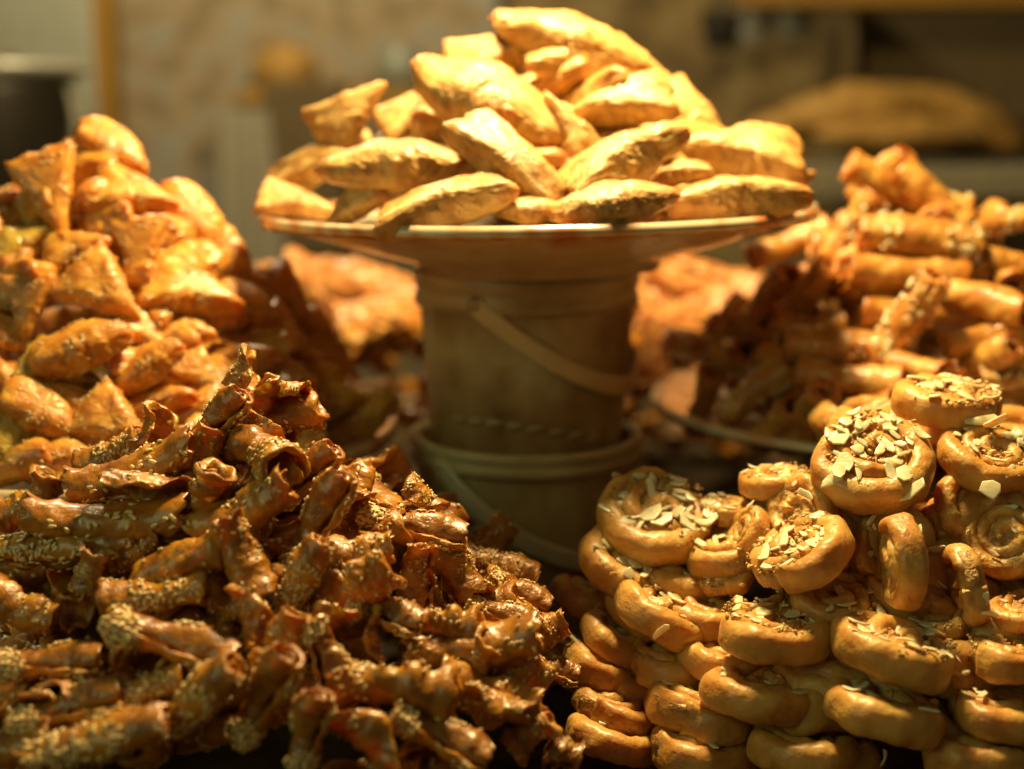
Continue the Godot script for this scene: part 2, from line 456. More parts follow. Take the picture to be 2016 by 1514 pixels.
func pail(where: Vector3, top_r: float, low_r: float, tall: float, label: String, m: String, from: float, drop: float, strap_mat: String) -> Node3D:
	var o := base("plastic_pail", Transform3D(Basis(), where))
	tag(o, label, "pail", "pails that carry the plates")
	var prof := PackedVector2Array([Vector2(0, 0), Vector2(low_r * 0.97, 0), Vector2(low_r, 0.004)])
	for k in range(1, 13):
		var t := k / 12.0
		prof.append(Vector2(lerpf(low_r, top_r, t), tall * (0.02 + 0.90 * t)))
	prof.append_array([Vector2(top_r * 0.985, tall * 0.985), Vector2(top_r * 0.96, tall), Vector2(top_r * 0.94, tall * 0.98), Vector2(low_r * 0.93, 0.012), Vector2(0, 0.012)])
	mesh_at("body", lathe(prof, 96, 0.004, func(v, _n, _i, _j): return Color(0.62, 0.52, 0.40).lerp(Color(1.2, 1.2, 1.15), clampf(0.5 + 0.8 * ns(v, 13.0, top_r * 90.0) + 0.4 * ns(v * Vector3(1, 0.25, 1), 60.0), 0, 1))), mats[m], o)
	mesh_at("rim", lathe(PackedVector2Array([Vector2(top_r * 1.0, tall * 0.90), Vector2(top_r * 1.045, tall * 0.905), Vector2(top_r * 1.05, tall * 0.93), Vector2(top_r * 1.03, tall * 0.945), Vector2(top_r * 1.03, tall * 0.96), Vector2(top_r * 1.05, tall * 0.97), Vector2(top_r * 1.05, tall * 0.998), Vector2(top_r * 1.02, tall * 1.006), Vector2(top_r * 0.99, tall * 0.99)]), 96, 0.004), mats[m], o)
	var path := PackedVector3Array()
	var out := PackedVector3Array()
	for k in 50:
		var t := k / 49.0
		var a := deg_to_rad(from) + PI * t
		var y := tall * HANG - drop * sin(PI * t)
		var r := lerpf(low_r, top_r, clampf(y / tall, 0, 1)) + 0.004 + 0.002 * sin(PI * t)
		path.append(Vector3(sin(a) * r, y, cos(a) * r))
		out.append(Vector3(sin(a), 0, cos(a)))
	var bail := mesh_at("handle", strap(path, out, 0.0125, 0.004), mats[strap_mat], o)
	for k in 2:
		var a := deg_to_rad(from) + PI * k
		var r := lerpf(low_r, top_r, HANG)
		var ear := lathe(PackedVector2Array([Vector2(0, 0.0), Vector2(0.006, 0), Vector2(0.006, 0.0045), Vector2(0.003, 0.0065), Vector2(0, 0.0065)]), 14)
		mesh_at("handle_ear", ear, mats[m], bail, Transform3D(Basis(Vector3.UP, a) * Basis(Vector3.RIGHT, PI / 2), Vector3(sin(a) * r, tall * HANG, cos(a) * r)))
	return o

var samosa_plate := Vector3.ZERO
var left_plate := Vector3.ZERO
var right_plate := Vector3.ZERO

func make_vessels() -> void:
	samosa_plate = at(1060, 412, 0.925)
	left_plate = at(245, 852, 0.925)
	right_plate = at(1790, 800, 1.02)
	left_plate.y = 0.168
	right_plate.y = 0.166
	tag(mesh_at("ceramic_plate", plate_mesh(0.179, 0.038, 0.079, 1.3, 1.0), mats.ceramic, null, Transform3D(Basis(Vector3.BACK, 0.016), samosa_plate)), "wide cream plate with honey drips on its rim, raised on two pails under the samosas", "plate", "plates of pastries")
	tag(mesh_at("ceramic_plate", plate_mesh(0.178, 0.03, 0.07, 0.5, 2.3), mats.ceramic, null, Transform3D(Basis(), left_plate)), "pale plate under the orange sesame triangles, its edge just showing", "plate", "plates of pastries")
	tag(mesh_at("ceramic_plate", plate_mesh(0.184, 0.03, 0.07, 0.4, 4.1), mats.ceramic, null, Transform3D(Basis(), right_plate)), "greenish white plate under the rolled pastries behind the cookies", "plate", "plates of pastries")
	var c := samosa_plate
	var upper := c.y - 0.0385
	var top_pail := pail(Vector3(c.x - 0.0075, 0.045, c.z), 0.0705, 0.056, upper - 0.046, "upper stained pail with a slanting strap handle, set inside a paler pail", "old_plastic", -26.0, 0.055, "tan_plastic")
	for k in 8:                                      # a row of raised studs, curving down to the right
		var a := deg_to_rad(lerpf(-42.0, 40.0, k / 7.0))
		var y := 0.131 - 0.013 * pow(maxf(0.0, (k - 2.0) / 5.0), 1.6)
		var r := lerpf(0.056, 0.0705, y / (upper - 0.046)) + 0.001
		var st := Shape.new()
		grain(st, Vector3.ZERO, Basis(), Vector3(0.006, 0.0026, 0.0008), Color(0.66, 0.6, 0.52))
		mesh_at("stud", st.mesh(), mats.dull_plastic, top_pail, Transform3D(Basis(Vector3.UP, a), Vector3(sin(a) * r, y, cos(a) * r)))
	pail(Vector3(c.x - 0.0075, 0.0, c.z), 0.0745, 0.064, 0.158, "lower pail with a greenish white strap, holding the upper pail", "dull_plastic", -46.0, 0.062, "pale_plastic")
	pail(Vector3(left_plate.x, 0.0, left_plate.z), 0.075, 0.06, left_plate.y - 0.0305, "pail standing under the plate of orange sesame triangles", "old_plastic", 60.0, 0.05, "pale_plastic")
	pail(Vector3(right_plate.x, 0.0, right_plate.z), 0.075, 0.06, right_plate.y - 0.0305, "pail standing under the plate of rolled pastries", "old_plastic", 100.0, 0.05, "pale_plastic")

# ---------------------------------------------------------------- pastry shapes, a few variants of each

# A filled triangle or pillow: its outline from a polygon, rounded; a folded flap across the top; a lumpy crust.
func parcel(poly: Array, half: float, sharp: float, lump: float, shift: float, taper := 0.30) -> Dictionary:
	var nu := 80
	var nv := 37
	var p := PackedVector3Array()
	var edges := []
	for k in poly.size():
		var a: Vector2 = poly[k]
		var b: Vector2 = poly[(k + 1) % poly.size()]
		var n := (b - a).orthogonal().normalized()
		if n.dot(a) < 0: n = -n
		edges.append([n, n.dot(a)])
	for j in nv:
		var f := PI * j / (nv - 1)
		var s := pow(sin(f), 0.40)
		var h := signf(cos(f)) * pow(absf(cos(f)), 0.62)
		for i in nu:
			var a := TAU * i / nu
			var dir := Vector2(cos(a), sin(a))
			var q := 0.0
			for e in edges: q += pow(maxf(0.0, (e[0] as Vector2).dot(dir) / float(e[1])), sharp)
			var r := pow(q, -1.0 / sharp)
			r *= 1.0 + 0.05 * lumps.get_noise_2d(cos(a) * 2.0 + shift, sin(a) * 2.0)
			var xz := dir * r * s
			var mid := 1.0 - taper * smoothstep(0.0, 0.055, xz.length())
			p.append(Vector3(xz.x, h * half * mid * (1.0 if h > 0 else 0.8), xz.y))
	var n := grid_normals(p, nu, nv)
	var fold_dir := Vector2.from_angle(shift * 1.7)
	push(p, n, func(v, _i, j):
		var edge := smoothstep(0.30, 0.5, 0.5 - absf(j / (nv - 1.0) - 0.5))
		var flap := 0.0016 * smoothstep(-0.0015, 0.0015, Vector2(v.x, v.z).dot(fold_dir) - 0.004 + 0.004 * ns(v, 40.0, shift)) if v.y > 0 else 0.0
		var bub := maxf(0.0, ns(v, 190.0, shift + 9.0))
		return lump * 0.0016 * ns(v, 38.0, shift) + lump * 0.0007 * ns(v, 90.0, shift + 2.0) + flap + lump * (0.0004 + 0.0020 * edge) * bub * bub * 2.0 + lump * 0.0005 * ns(v, 330.0, shift), nu)
	n = grid_normals(p, nu, nv)
	return {"p": p, "n": n, "nu": nu, "nv": nv}

func crust_tone(v: Vector3, n: Vector3, shift: float, reach: float) -> Color:
	var t := 0.5 + 0.7 * ns(v, 30.0, shift) + 0.35 * ns(v, 120.0, shift)
	var tip := smoothstep(reach * 0.66, reach * 1.0, v.length()) * (0.6 + 0.6 * clampf(0.5 + ns(v, 70.0, shift + 5.0), 0, 1))
	var c := Color(0.70, 0.56, 0.40).lerp(Color(1.15, 1.16, 1.16), clampf(t, 0, 1))
	return c.lerp(Color(0.78, 0.50, 0.27), clampf(tip * 0.8, 0, 1))

# A grain or crumb: an uneven little ellipsoid, added to s.
var grain_v := PackedVector3Array()
var grain_i := PackedInt32Array()
func grain(s: Shape, where: Vector3, turn: Basis, size: Vector3, tint: Color, taper := 0.0) -> void:
	if grain_v.is_empty():
		for j in 5:
			for i in 6:
				var b := PI * j / 4.0
				var a := TAU * (i + 0.5 * (j % 2)) / 6
				grain_v.append(Vector3(cos(b), sin(b) * cos(a), sin(b) * sin(a)))
		for j in 4:
			for i in 6:
				var a := j * 6 + i
				var b := j * 6 + (i + 1) % 6
				for tri in [[a, a + 6, b], [b, a + 6, b + 6]]:
					var u: Vector3 = grain_v[tri[0]]
					var k := (grain_v[tri[1]] - u).cross(grain_v[tri[2]] - u)
					if k.length() < 0.001: continue
					if k.dot(u + grain_v[tri[1]] + grain_v[tri[2]]) > 0.0: grain_i.append_array([tri[0], tri[2], tri[1]])
					else: grain_i.append_array(tri)
	var first := s.v.size()
	for q in grain_v:
		var w := Vector3(q.x * size.x, q.y * size.y * (1.0 - taper * q.x), q.z * size.z * (1.0 - taper * q.x))
		s.v.append(where + turn * w)
		s.n.append((turn * Vector3(q.x / size.x, q.y / size.y, q.z / size.z)).normalized())
		s.c.append(tint)
	for k in grain_i: s.i.append(first + k)

# Seeds stuck flat on the grid points of a body, thick in some places and sparse in others.
func seeds_on(g: Dictionary, from_j: int, to_j: int, from_i: int, to_i: int, count: int, clump: float, size: float, shift: float) -> ArrayMesh:
	var s := Shape.new()
	var tries := 0
	while count > 0 and tries < 4000:
		tries += 1
		var j := rng.randi_range(from_j, to_j)
		var i := posmod(rng.randi_range(from_i, to_i), g.nu)
		var k: int = j * g.nu + i
		var at_: Vector3 = g.p[k]
		if ns(at_, 42.0, shift) < clump * rng.randf_range(-0.2, 0.6): continue
		count -= 1
		var n: Vector3 = g.n[k]
		var t := n.cross(Vector3(rng.randfn(), rng.randfn(), rng.randfn())).normalized()
		var lean := (t + n * rng.randf_range(-0.35, 0.35)).normalized()
		var b := Basis(lean, n, lean.cross(n).normalized())
		var z := size * rng.randf_range(0.85, 1.2)
		var tone := rng.randf_range(0.72, 1.2)
		grain(s, at_ + n * z * 0.28 + t * rng.randf_range(-0.001, 0.001), b, Vector3(z, z * 0.34, z * 0.58), Color(tone, tone * rng.randf_range(0.92, 1.02), tone * rng.randf_range(0.8, 1.0)), 0.3)
	return s.mesh()

# A strip of dough rolled on itself: `turns` of a spiral, ragged and flared at the ends, ruffled along its free edge.
func rolled(o: Dictionary) -> Dictionary:
	var m: int = o.get("m", 30)
	var nu := m * 2
	var nl: int = o.get("along", 34)
	var p := PackedVector3Array()
	var sh: float = o.shift
	var thick: float = o.thick
	for jj in range(-1, nl + 1):
		var j := clampi(jj, 0, nl - 1)
		var v := j / (nl - 1.0)
		var e := absf(2.0 * v - 1.0)
		var end := signf(2.0 * v - 1.0)
		var wide: float = 1.0 - o.get("point", 0.0) * pow(e, 1.6)
		var g: float = 1.0 + o.get("flare", 0.2) * pow(e, 3.0) * (1.0 + 0.5 * sin(sh * 3.0 + end)) + 0.13 * sin(v * 5.0 + sh) - o.get("pinch", 0.0) * (1.0 - e)
		for i in nu:
			var k := i if i < m else nu - 1 - i
			var t := k / (m - 1.0)
			var a: float = (t - o.get("centre", 0.0)) * o.turns * TAU * wide
			var lip := exp(-t * 9.0) + exp(-(1.0 - t) * 14.0)
			var off := thick * 0.5 * (1.0 if i < m else -1.0) * (1.0 - 0.45 * lip)
			if jj != j: off = 0.0
			var rad: float = o.r * g - thick * 1.3 * (t * o.turns) * o.get("wind", 1.0)
			rad = maxf(rad, thick * 0.7)
			rad += o.get("ruffle", 0.0) * exp(-t * 6.0) * (0.5 + 0.5 * sin(v * o.get("waves", 20.0) + sh * 2.0)) + o.get("ruffle", 0.0) * 0.5 * exp(-(1.0 - t) * 7.0) * sin(v * 15.0 + sh)
			rad += off
			var aa: float = a + o.get("twist", 0.0) * (v - 0.5) + sh * 2.1
			var x: float = o.long * (v - 0.5) + o.get("ragged", 0.003) * pow(e, 4.0) * lumps.get_noise_2d(a * 0.9 + sh * 7.0, end * 9.0) * 2.0
			var y: float = rad * cos(aa) * o.get("squash", 0.8)
			var z := rad * sin(aa)
			y += o.get("bend", 0.0) * (x * x) / o.long - o.get("bend", 0.0) * o.long * 0.08
			z += o.get("bend2", 0.0) * x * x * x / (o.long * o.long)
			p.append(Vector3(x, y, z))
	var nv := nl + 2
	var n := grid_normals(p, nu, nv)
	var lump: float = o.get("lump", 1.0)
	push(p, n, func(q, _i, j):
		if j == 0 or j == nv - 1: return 0.0
		return lump * (0.0012 * ns(q, 60.0, sh) + 0.0007 * ns(q, 170.0, sh + 4.0) + 0.0006 * pow(maxf(0.0, ns(q, 300.0, sh)), 2.0)), nu)
	n = grid_normals(p, nu, nv)
	return {"p": p, "n": n, "nu": nu, "nv": nv}

func sesame_tone(v: Vector3, _n: Vector3, i: int, nu: int, shift: float) -> Color:
	var t := clampf(0.5 + 0.8 * ns(v, 38.0, shift) + 0.3 * ns(v, 150.0, shift), 0, 1)
	var m := nu / 2.0
	var k := (i if i < m else nu - 1 - i) / (m - 1.0)
	var lip := smoothstep(0.14, 0.0, k) + smoothstep(0.9, 1.0, k)
	return Color(0.62, 0.52, 0.45).lerp(Color(1.15, 1.1, 1.0), t).lerp(Color(1.6, 1.45, 1.15), lip * 0.5)

func flake(k: int) -> ArrayMesh:
	var n := 7
	var p := PackedVector3Array()
	var r := RandomNumberGenerator.new()
	r.seed = 300 + k
	var ring := []
	for i in n:
		var a := TAU * i / n
		var q := Vector2(cos(a) * [0.0045, 0.0055, 0.0036, 0.0062, 0.003, 0.005][k], sin(a) * [0.0026, 0.0016, 0.003, 0.0028, 0.0013, 0.0036][k])
		q *= r.randf_range(0.65, 1.2)
		if k == 3 and q.y < 0: q.y *= 0.3
		ring.append(q)
	var curl := r.randf_range(-40, 60)
	for row in [[0.0, 0.5], [0.86, 0.5], [1.0, 0.1], [0.95, -0.4], [0.0, -0.5]]:
		for q in ring:
			var x: Vector2 = q * row[0]
			p.append(Vector3(x.x, row[1] * 0.0011 + curl * x.x * x.x, x.y))
	var s := Shape.new()
	add_grid(s, p, n, 5)
	return s.mesh()

# A rope of dough coiled flat into a disc, its outer turn fuller.
func coil(turns: float, outer: float, shift: float, tall: float) -> ArrayMesh:
	var nl := 150
	var nu := 20
	var p := PackedVector3Array()
	var r0 := 0.0035
	for jj in range(-1, nl + 1):
		var j := clampi(jj, 0, nl - 1)
		var t := j / (nl - 1.0)
		var a := t * turns * TAU + shift
		var r := lerpf(r0, outer, pow(t, 0.9)) * (1.0 + 0.025 * sin(2.0 * a + shift) + 0.02 * sin(3.0 * a - shift))
		var last := smoothstep(1.0 - 1.1 / turns, 1.0 - 0.55 / turns, t)
		var w := lerpf(0.0106, 0.0124, last) * 0.5
		var h := tall * 0.5 * (lerpf(1.0, 0.97, last) + 0.07 * ns(Vector3(cos(a), sin(a), t), 1.6, shift))
		var shut := 1.0 - 0.55 * smoothstep(0.95, 1.0, t)
		r -= 0.0035 * smoothstep(0.93, 1.0, t)
		w *= shut * (0.6 + 0.4 * smoothstep(0.0, 0.06, t))
		if jj != j:
			w *= 0.05
			h *= 0.3
		var rise := 0.0012 * sin(a * 1.3 + shift * 3.0)
		for i in nu:
			var b := TAU * i / nu
			var cx := signf(cos(b)) * pow(absf(cos(b)), 0.92) * w
			var cy := signf(sin(b)) * pow(absf(sin(b)), 0.7) * h
			if cos(b) > 0: cx *= 1.0 + 0.15 * last
			p.append(Vector3(cos(a) * (r + cx), cy + rise, sin(a) * (r + cx)))
	var nv := nl + 2
	push(p, grid_normals(p, nu, nv), func(q, _i, j): return 0.0 if j == 0 or j == nv - 1 else 0.0013 * ns(q, 50.0, shift) + 0.0005 * ns(q, 150.0, shift) + 0.0005 * pow(maxf(0.0, ns(q, 260.0, shift)), 2.0), nu)
	var s := Shape.new()
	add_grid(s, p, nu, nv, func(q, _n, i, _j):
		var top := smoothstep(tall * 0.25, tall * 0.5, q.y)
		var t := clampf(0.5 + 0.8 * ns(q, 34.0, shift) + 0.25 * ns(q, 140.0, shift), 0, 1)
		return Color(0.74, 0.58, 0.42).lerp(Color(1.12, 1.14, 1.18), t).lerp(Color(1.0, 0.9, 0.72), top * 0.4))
	return s.mesh()

func filling(outer: float, tall: float, shift: float) -> ArrayMesh:
	var p := PackedVector3Array()
	var rows := [[0.0, 0.34], [0.25, 0.34], [0.5, 0.33], [0.7, 0.32], [0.85, 0.26], [0.93, 0.2], [0.93, -0.2], [0.7, -0.28], [0.0, -0.28]]
	for row in rows:
		for i in 48:
			var a := TAU * i / 48
			p.append(Vector3(cos(a) * outer * row[0], tall * row[1], sin(a) * outer * row[0]))
	push(p, grid_normals(p, 48, rows.size()), func(q, _i, j): return 0.0 if j == 0 or j == rows.size() - 1 else 0.0014 * ns(q, 150.0, shift), 48)
	var s := Shape.new()
	add_grid(s, p, 48, rows.size(), func(q, _n, _i, _j): return Color(0.7, 0.6, 0.5).lerp(Color(1.2, 1.2, 1.2), clampf(0.5 + ns(q, 220.0, shift), 0, 1)))
	return s.mesh()

func crumbs_on_disc(outer: float, y: float, count: int) -> ArrayMesh:
	var s := Shape.new()
	for k in count:
		var a := rng.randf() * TAU
		var r := outer * sqrt(rng.randf())
		var z := rng.randf_range(0.0006, 0.0019)
		var b := Basis.from_euler(Vector3(rng.randf() * TAU, rng.randf() * TAU, rng.randf() * TAU))
		var tone := rng.randf_range(0.7, 1.12)
		grain(s, Vector3(cos(a) * r, y - rng.randf() * 0.0028, sin(a) * r), b, Vector3(z, z * rng.randf_range(0.3, 0.7), z * rng.randf_range(0.45, 0.9)), Color(tone, tone * 0.96, tone * 0.85))
	return s.mesh()

func make_banks() -> void:
	# plain samosas
	var outlines := [
		[Vector2(0.050, 0.0), Vector2(-0.034, 0.036), Vector2(-0.036, -0.034)],
		[Vector2(0.050, -0.010), Vector2(-0.045, -0.024), Vector2(-0.038, 0.034)],
		[Vector2(0.048, 0.010), Vector2(0.040, -0.014), Vector2(-0.044, -0.024), Vector2(-0.050, 0.018)],
		[Vector2(0.056, 0.002), Vector2(0.004, 0.027), Vector2(-0.036, 0.021), Vector2(-0.052, -0.004), Vector2(-0.012, -0.026), Vector2(0.012, -0.024)],
		[Vector2(0.044, 0.026), Vector2(0.040, -0.028), Vector2(-0.048, 0.004)],
	]
	bank.samosa = []
	for k in 10:
		var g := parcel(outlines[k % 5], [0.0165, 0.0155, 0.0160, 0.0180, 0.016][k % 5], [24.0, 24.0, 18.0, 20.0, 22.0][k % 5], 0.85, 1.3 + k * 2.7, [0.5, 0.5, 0.38, 0.58, 0.45][k % 5])
		var s := Shape.new()
		add_grid(s, g.p, g.nu, g.nv, func(v, n, _i, _j): return crust_tone(v, n, k * 2.0, 0.052), false, g.n)
		bank.samosa.append({"body": s.mesh(), "long": 0.1})
	# sesame triangles
	bank.triangle = []
	var tri := [
		[Vector2(0.040, 0.0), Vector2(-0.026, 0.034), Vector2(-0.028, -0.032)],
		[Vector2(0.040, -0.008), Vector2(-0.034, -0.024), Vector2(-0.026, 0.033)],
		[Vector2(0.041, 0.003), Vector2(-0.031, -0.029), Vector2(-0.034, 0.027)],
		[Vector2(0.042, 0.002), Vector2(0.01, 0.022), Vector2(-0.030, 0.020), Vector2(-0.040, -0.002), Vector2(-0.024, -0.021), Vector2(0.014, -0.019)],
	]
	for k in 10:
		var g := parcel(tri[k % 4], [0.0145, 0.0135, 0.0145, 0.016][k % 4], [22.0, 22.0, 20.0, 11.0][k % 4], 0.8, 3.1 + k * 1.9)
		var s := Shape.new()
		add_grid(s, g.p, g.nu, g.nv, func(v, n, _i, _j): return crust_tone(v, n, k * 3.0, 0.043), false, g.n)
		bank.triangle.append({"body": s.mesh(), "seeds": seeds_on(g, 3, 33, 0, g.nu - 1, [130, 200, 90, 160][k % 4], 0.6, 0.00145, k * 5.0), "long": 0.078})
	# honeyed sesame rolls: 0-9 rolled tubes, 10-15 open leaves
	bank.sesame = []
	for k in 16:
		var sh := 0.7 + k * 1.37
		var o := {}
		if k < 10:
			o = {"long": 0.054, "r": [0.0092, 0.0100, 0.0086, 0.0094, 0.0104][k % 5], "turns": [1.35, 1.15, 1.55, 1.05, 1.3][k % 5], "thick": 0.003, "flare": [0.0, 0.15, -0.15, 0.08, 0.2][k % 5], "ruffle": [0.0026, 0.0036, 0.0018, 0.0032, 0.004][k % 5], "waves": 15.0 + 4.0 * (k % 4), "ragged": [0.0012, 0.002, 0.001, 0.0015, 0.002][k % 5], "bend": [0.25, -0.3, 0.1, 0.4, -0.15][k % 5], "bend2": [0.2, -0.3, 0.3, 0.0, 0.2][(k + 2) % 5], "squash": [0.78, 0.9, 0.74, 0.84, 0.7][k % 5], "twist": [0.6, -1.0, 0.9, 0.3, -0.6][k % 5], "lump": 1.05, "shift": sh}
		else:
			o = {"long": 0.05, "r": [0.012, 0.015, 0.0105][k % 3], "turns": [0.55, 0.42, 0.66][k % 3], "centre": 0.5, "thick": 0.003, "flare": 0.1, "lump": 1.1, "point": [0.75, 0.45, 0.6][k % 3], "wind": 0.3, "ruffle": 0.004, "waves": 16.0, "ragged": 0.002, "bend": [0.5, -0.4, 0.2][k % 3], "squash": 0.9, "twist": [0.8, -1.1, 0.5][k % 3], "shift": sh}
		var g := rolled(o)
		var s := Shape.new()
		add_grid(s, g.p, g.nu, g.nv, func(v, n, i, _j): return sesame_tone(v, n, i, g.nu, sh), false, g.n)
		var outer_to := int(minf(29.0, 29.0 / float(o.turns)))
		bank.sesame.append({"body": s.mesh(), "long": o.long, "seeds": seeds_on(g, 2, g.nv - 3, 0, outer_to, [150, 120, 200, 80, 135][k % 5] if k < 10 else 56, 0.35, 0.00148, sh), "few": seeds_on(g, 2, g.nv - 3, 0, outer_to, 54, 0.35, 0.00148, sh + 3.0)})
	# coiled cookies
	bank.cookie = []
	for k in 7:
		var tall := 0.0178 + 0.0009 * (k % 3)
		bank.cookie.append({"body": coil([2.3, 2.05, 2.5, 2.2, 1.95, 2.4, 2.1][k], 0.0262, k * 1.9, tall), "filling": filling(0.0262, tall, k * 3.0), "tall": tall, "long": 0.0655})
	bank.crumbs = []
	for k in 5: bank.crumbs.append(crumbs_on_disc(0.0255, 0.0088, 260))
	bank.flake = []
	for k in 6: bank.flake.append(flake(k))
	# rolled pastry cigars and their nut coats
	bank.cigar = []
	for k in 7:
		var sh := 2.2 + k * 2.3
		var g := rolled({"long": 0.076, "r": [0.0125, 0.0115, 0.0135, 0.012][k % 4], "turns": [2.1, 1.8, 2.3, 1.9][k % 4], "m": 44, "thick": 0.0027, "flare": 0.02, "ragged": 0.0006, "bend": [0.05, -0.1, 0.08][k % 3], "squash": [0.92, 1.0, 0.85][k % 3], "wind": 1.0, "lump": 0.9, "shift": sh})
		var s := Shape.new()
		add_grid(s, g.p, g.nu, g.nv, func(v, n, _i, _j): return crust_tone(v, n, sh, 0.042), false, g.n)
		var coat := Shape.new()
		for t in 170:
			var j := rng.randi_range(2, g.nv - 3)
			var i := rng.randi_range(0, 20)
			var q: int = j * g.nu + i
			if ns(g.p[q], 30.0, sh) < rng.randf_range(-0.4, 0.3): continue
			var z := rng.randf_range(0.0010, 0.0028)
			grain(coat, g.p[q] + g.n[q] * z * 0.3, Basis.from_euler(Vector3(rng.randf() * 6, rng.randf() * 6, rng.randf() * 6)), Vector3(z, z * 0.45, z * 0.8), Color.WHITE * rng.randf_range(0.75, 1.1))
		bank.cigar.append({"body": s.mesh(), "coat": coat.mesh(), "long": 0.076})
	# broad folded ribbons for the heap at the back
	bank.ribbon = []
	for k in 6:
		var sh := 5.1 + k * 1.7
		var g := rolled({"long": 0.085, "r": 0.015, "turns": [1.1, 1.3, 0.95][k % 3], "centre": 0.5, "thick": 0.006, "flare": 0.0, "point": 0.0, "wind": 0.4, "ruffle": 0.005, "waves": 16.0, "ragged": 0.002, "bend": [0.4, -0.5, 0.2][k % 3], "squash": 0.8, "twist": [1.2, -0.9, 0.6][k % 3], "lump": 2.2, "shift": sh})
		var s := Shape.new()
		add_grid(s, g.p, g.nu, g.nv, func(v, n, i, _j): return sesame_tone(v, n, i, g.nu, sh), false, g.n)
		bank.ribbon.append({"body": s.mesh(), "long": 0.085})

# ---------------------------------------------------------------- the heaps, piece by piece
# A row: where the piece shows (x, y), its length there, its angle, its lean to the eye, how far its flat side faces the eye, its variant, its label, and how much deeper than the heap's surface it lies (mm).

var middle := {}
var left := {}
var right := {}
var sesame := {}
var coils := {}
var back := {}

func make_heaps() -> void:
	middle = {"at": samosa_plate + Vector3(0.008, -0.008, 0), "radius": 0.184, "height": 0.131, "power": 1.0, "wide_left": 1.0, "wide_right": 1.02, "near": 0.6, "far": 1.1}
	left = {"at": left_plate + Vector3(-0.02, -0.004, 0), "radius": 0.178, "height": 0.205, "power": 1.12, "wide_left": 1.3, "wide_right": 1.03, "near": 0.66, "far": 1.15}
	right = {"at": right_plate + Vector3(0, -0.004, 0), "radius": 0.172, "height": 0.178, "power": 1.1, "wide_left": 1.0, "wide_right": 1.5, "near": 0.8, "far": 1.25}
	sesame = {"at": Vector3(-0.128, 0.0, -0.70), "radius": 0.285, "height": 0.245, "power": 1.05, "wide_left": 1.2, "wide_right": 1.0, "near": 0.42, "far": 0.85}
	coils = {"at": Vector3(0.20, 0.0, -0.78), "radius": 0.205, "height": 0.232, "power": 2.2, "wide_left": 1.0, "wide_right": 1.4, "near": 0.45, "far": 0.9}
	back = {"at": Vector3(0.0, 0.0, -1.26), "radius": 0.34, "height": 0.262, "power": 1.25, "wide_left": 1.0, "wide_right": 1.1, "near": 0.9, "far": 1.6}
	samosas()
	triangles()
	sesame_rolls()
	cookies()
	cigars()
	ribbons()

func pose(h: Dictionary, r: Array, long: float, even := 1.0) -> Transform3D:
	var d := sight(h, r[0], r[1]) + (float(r[8]) * 0.001 if r.size() > 8 else 0.0)
	var size: float = r[2] * d / F / long / maxf(cos(deg_to_rad(r[4])), 0.55)
	var girth := pow(size, even)
	return Transform3D(axes(r[3], r[4], r[5]) * Basis.from_scale(Vector3(size, girth, girth)), at(r[0], r[1], d) - look.z * 0.006)

# Poses for the pieces that lie deeper in a heap, seen only through its gaps.
func buried(h: Dictionary, count: int, sink: float, size: float, from_q := 0.1, to_q := 0.95, most_x := 9.0, least_z := -9.0) -> Array:
	var out := []
	var tries := 0
	while out.size() < count and tries < count * 20:
		tries += 1
		var a := rng.randf() * TAU
		var q := sqrt(rng.randf_range(from_q * from_q, to_q * to_q))
		var dx: float = cos(a) * q * h.radius
		dx *= h.wide_left if dx < 0 else h.wide_right
		var p := Vector3(h.at.x + dx, 0, h.at.z + sin(a) * q * h.radius)
		p.y = heap_height(h, p.x, p.z) - sink
		if p.y < h.at.y + 0.012 or p.z > -0.46 or p.x > most_x or p.z < least_z or (least_z > -5.0 and p.x < 0.19 and p.z < -0.67): continue
		var b := Basis.from_euler(Vector3(rng.randf_range(-0.6, 0.6), rng.randf() * TAU, rng.randf_range(-0.6, 0.6)))
		out.append(Transform3D(b.scaled(Vector3.ONE * size * rng.randf_range(0.9, 1.1)), p))
	return out

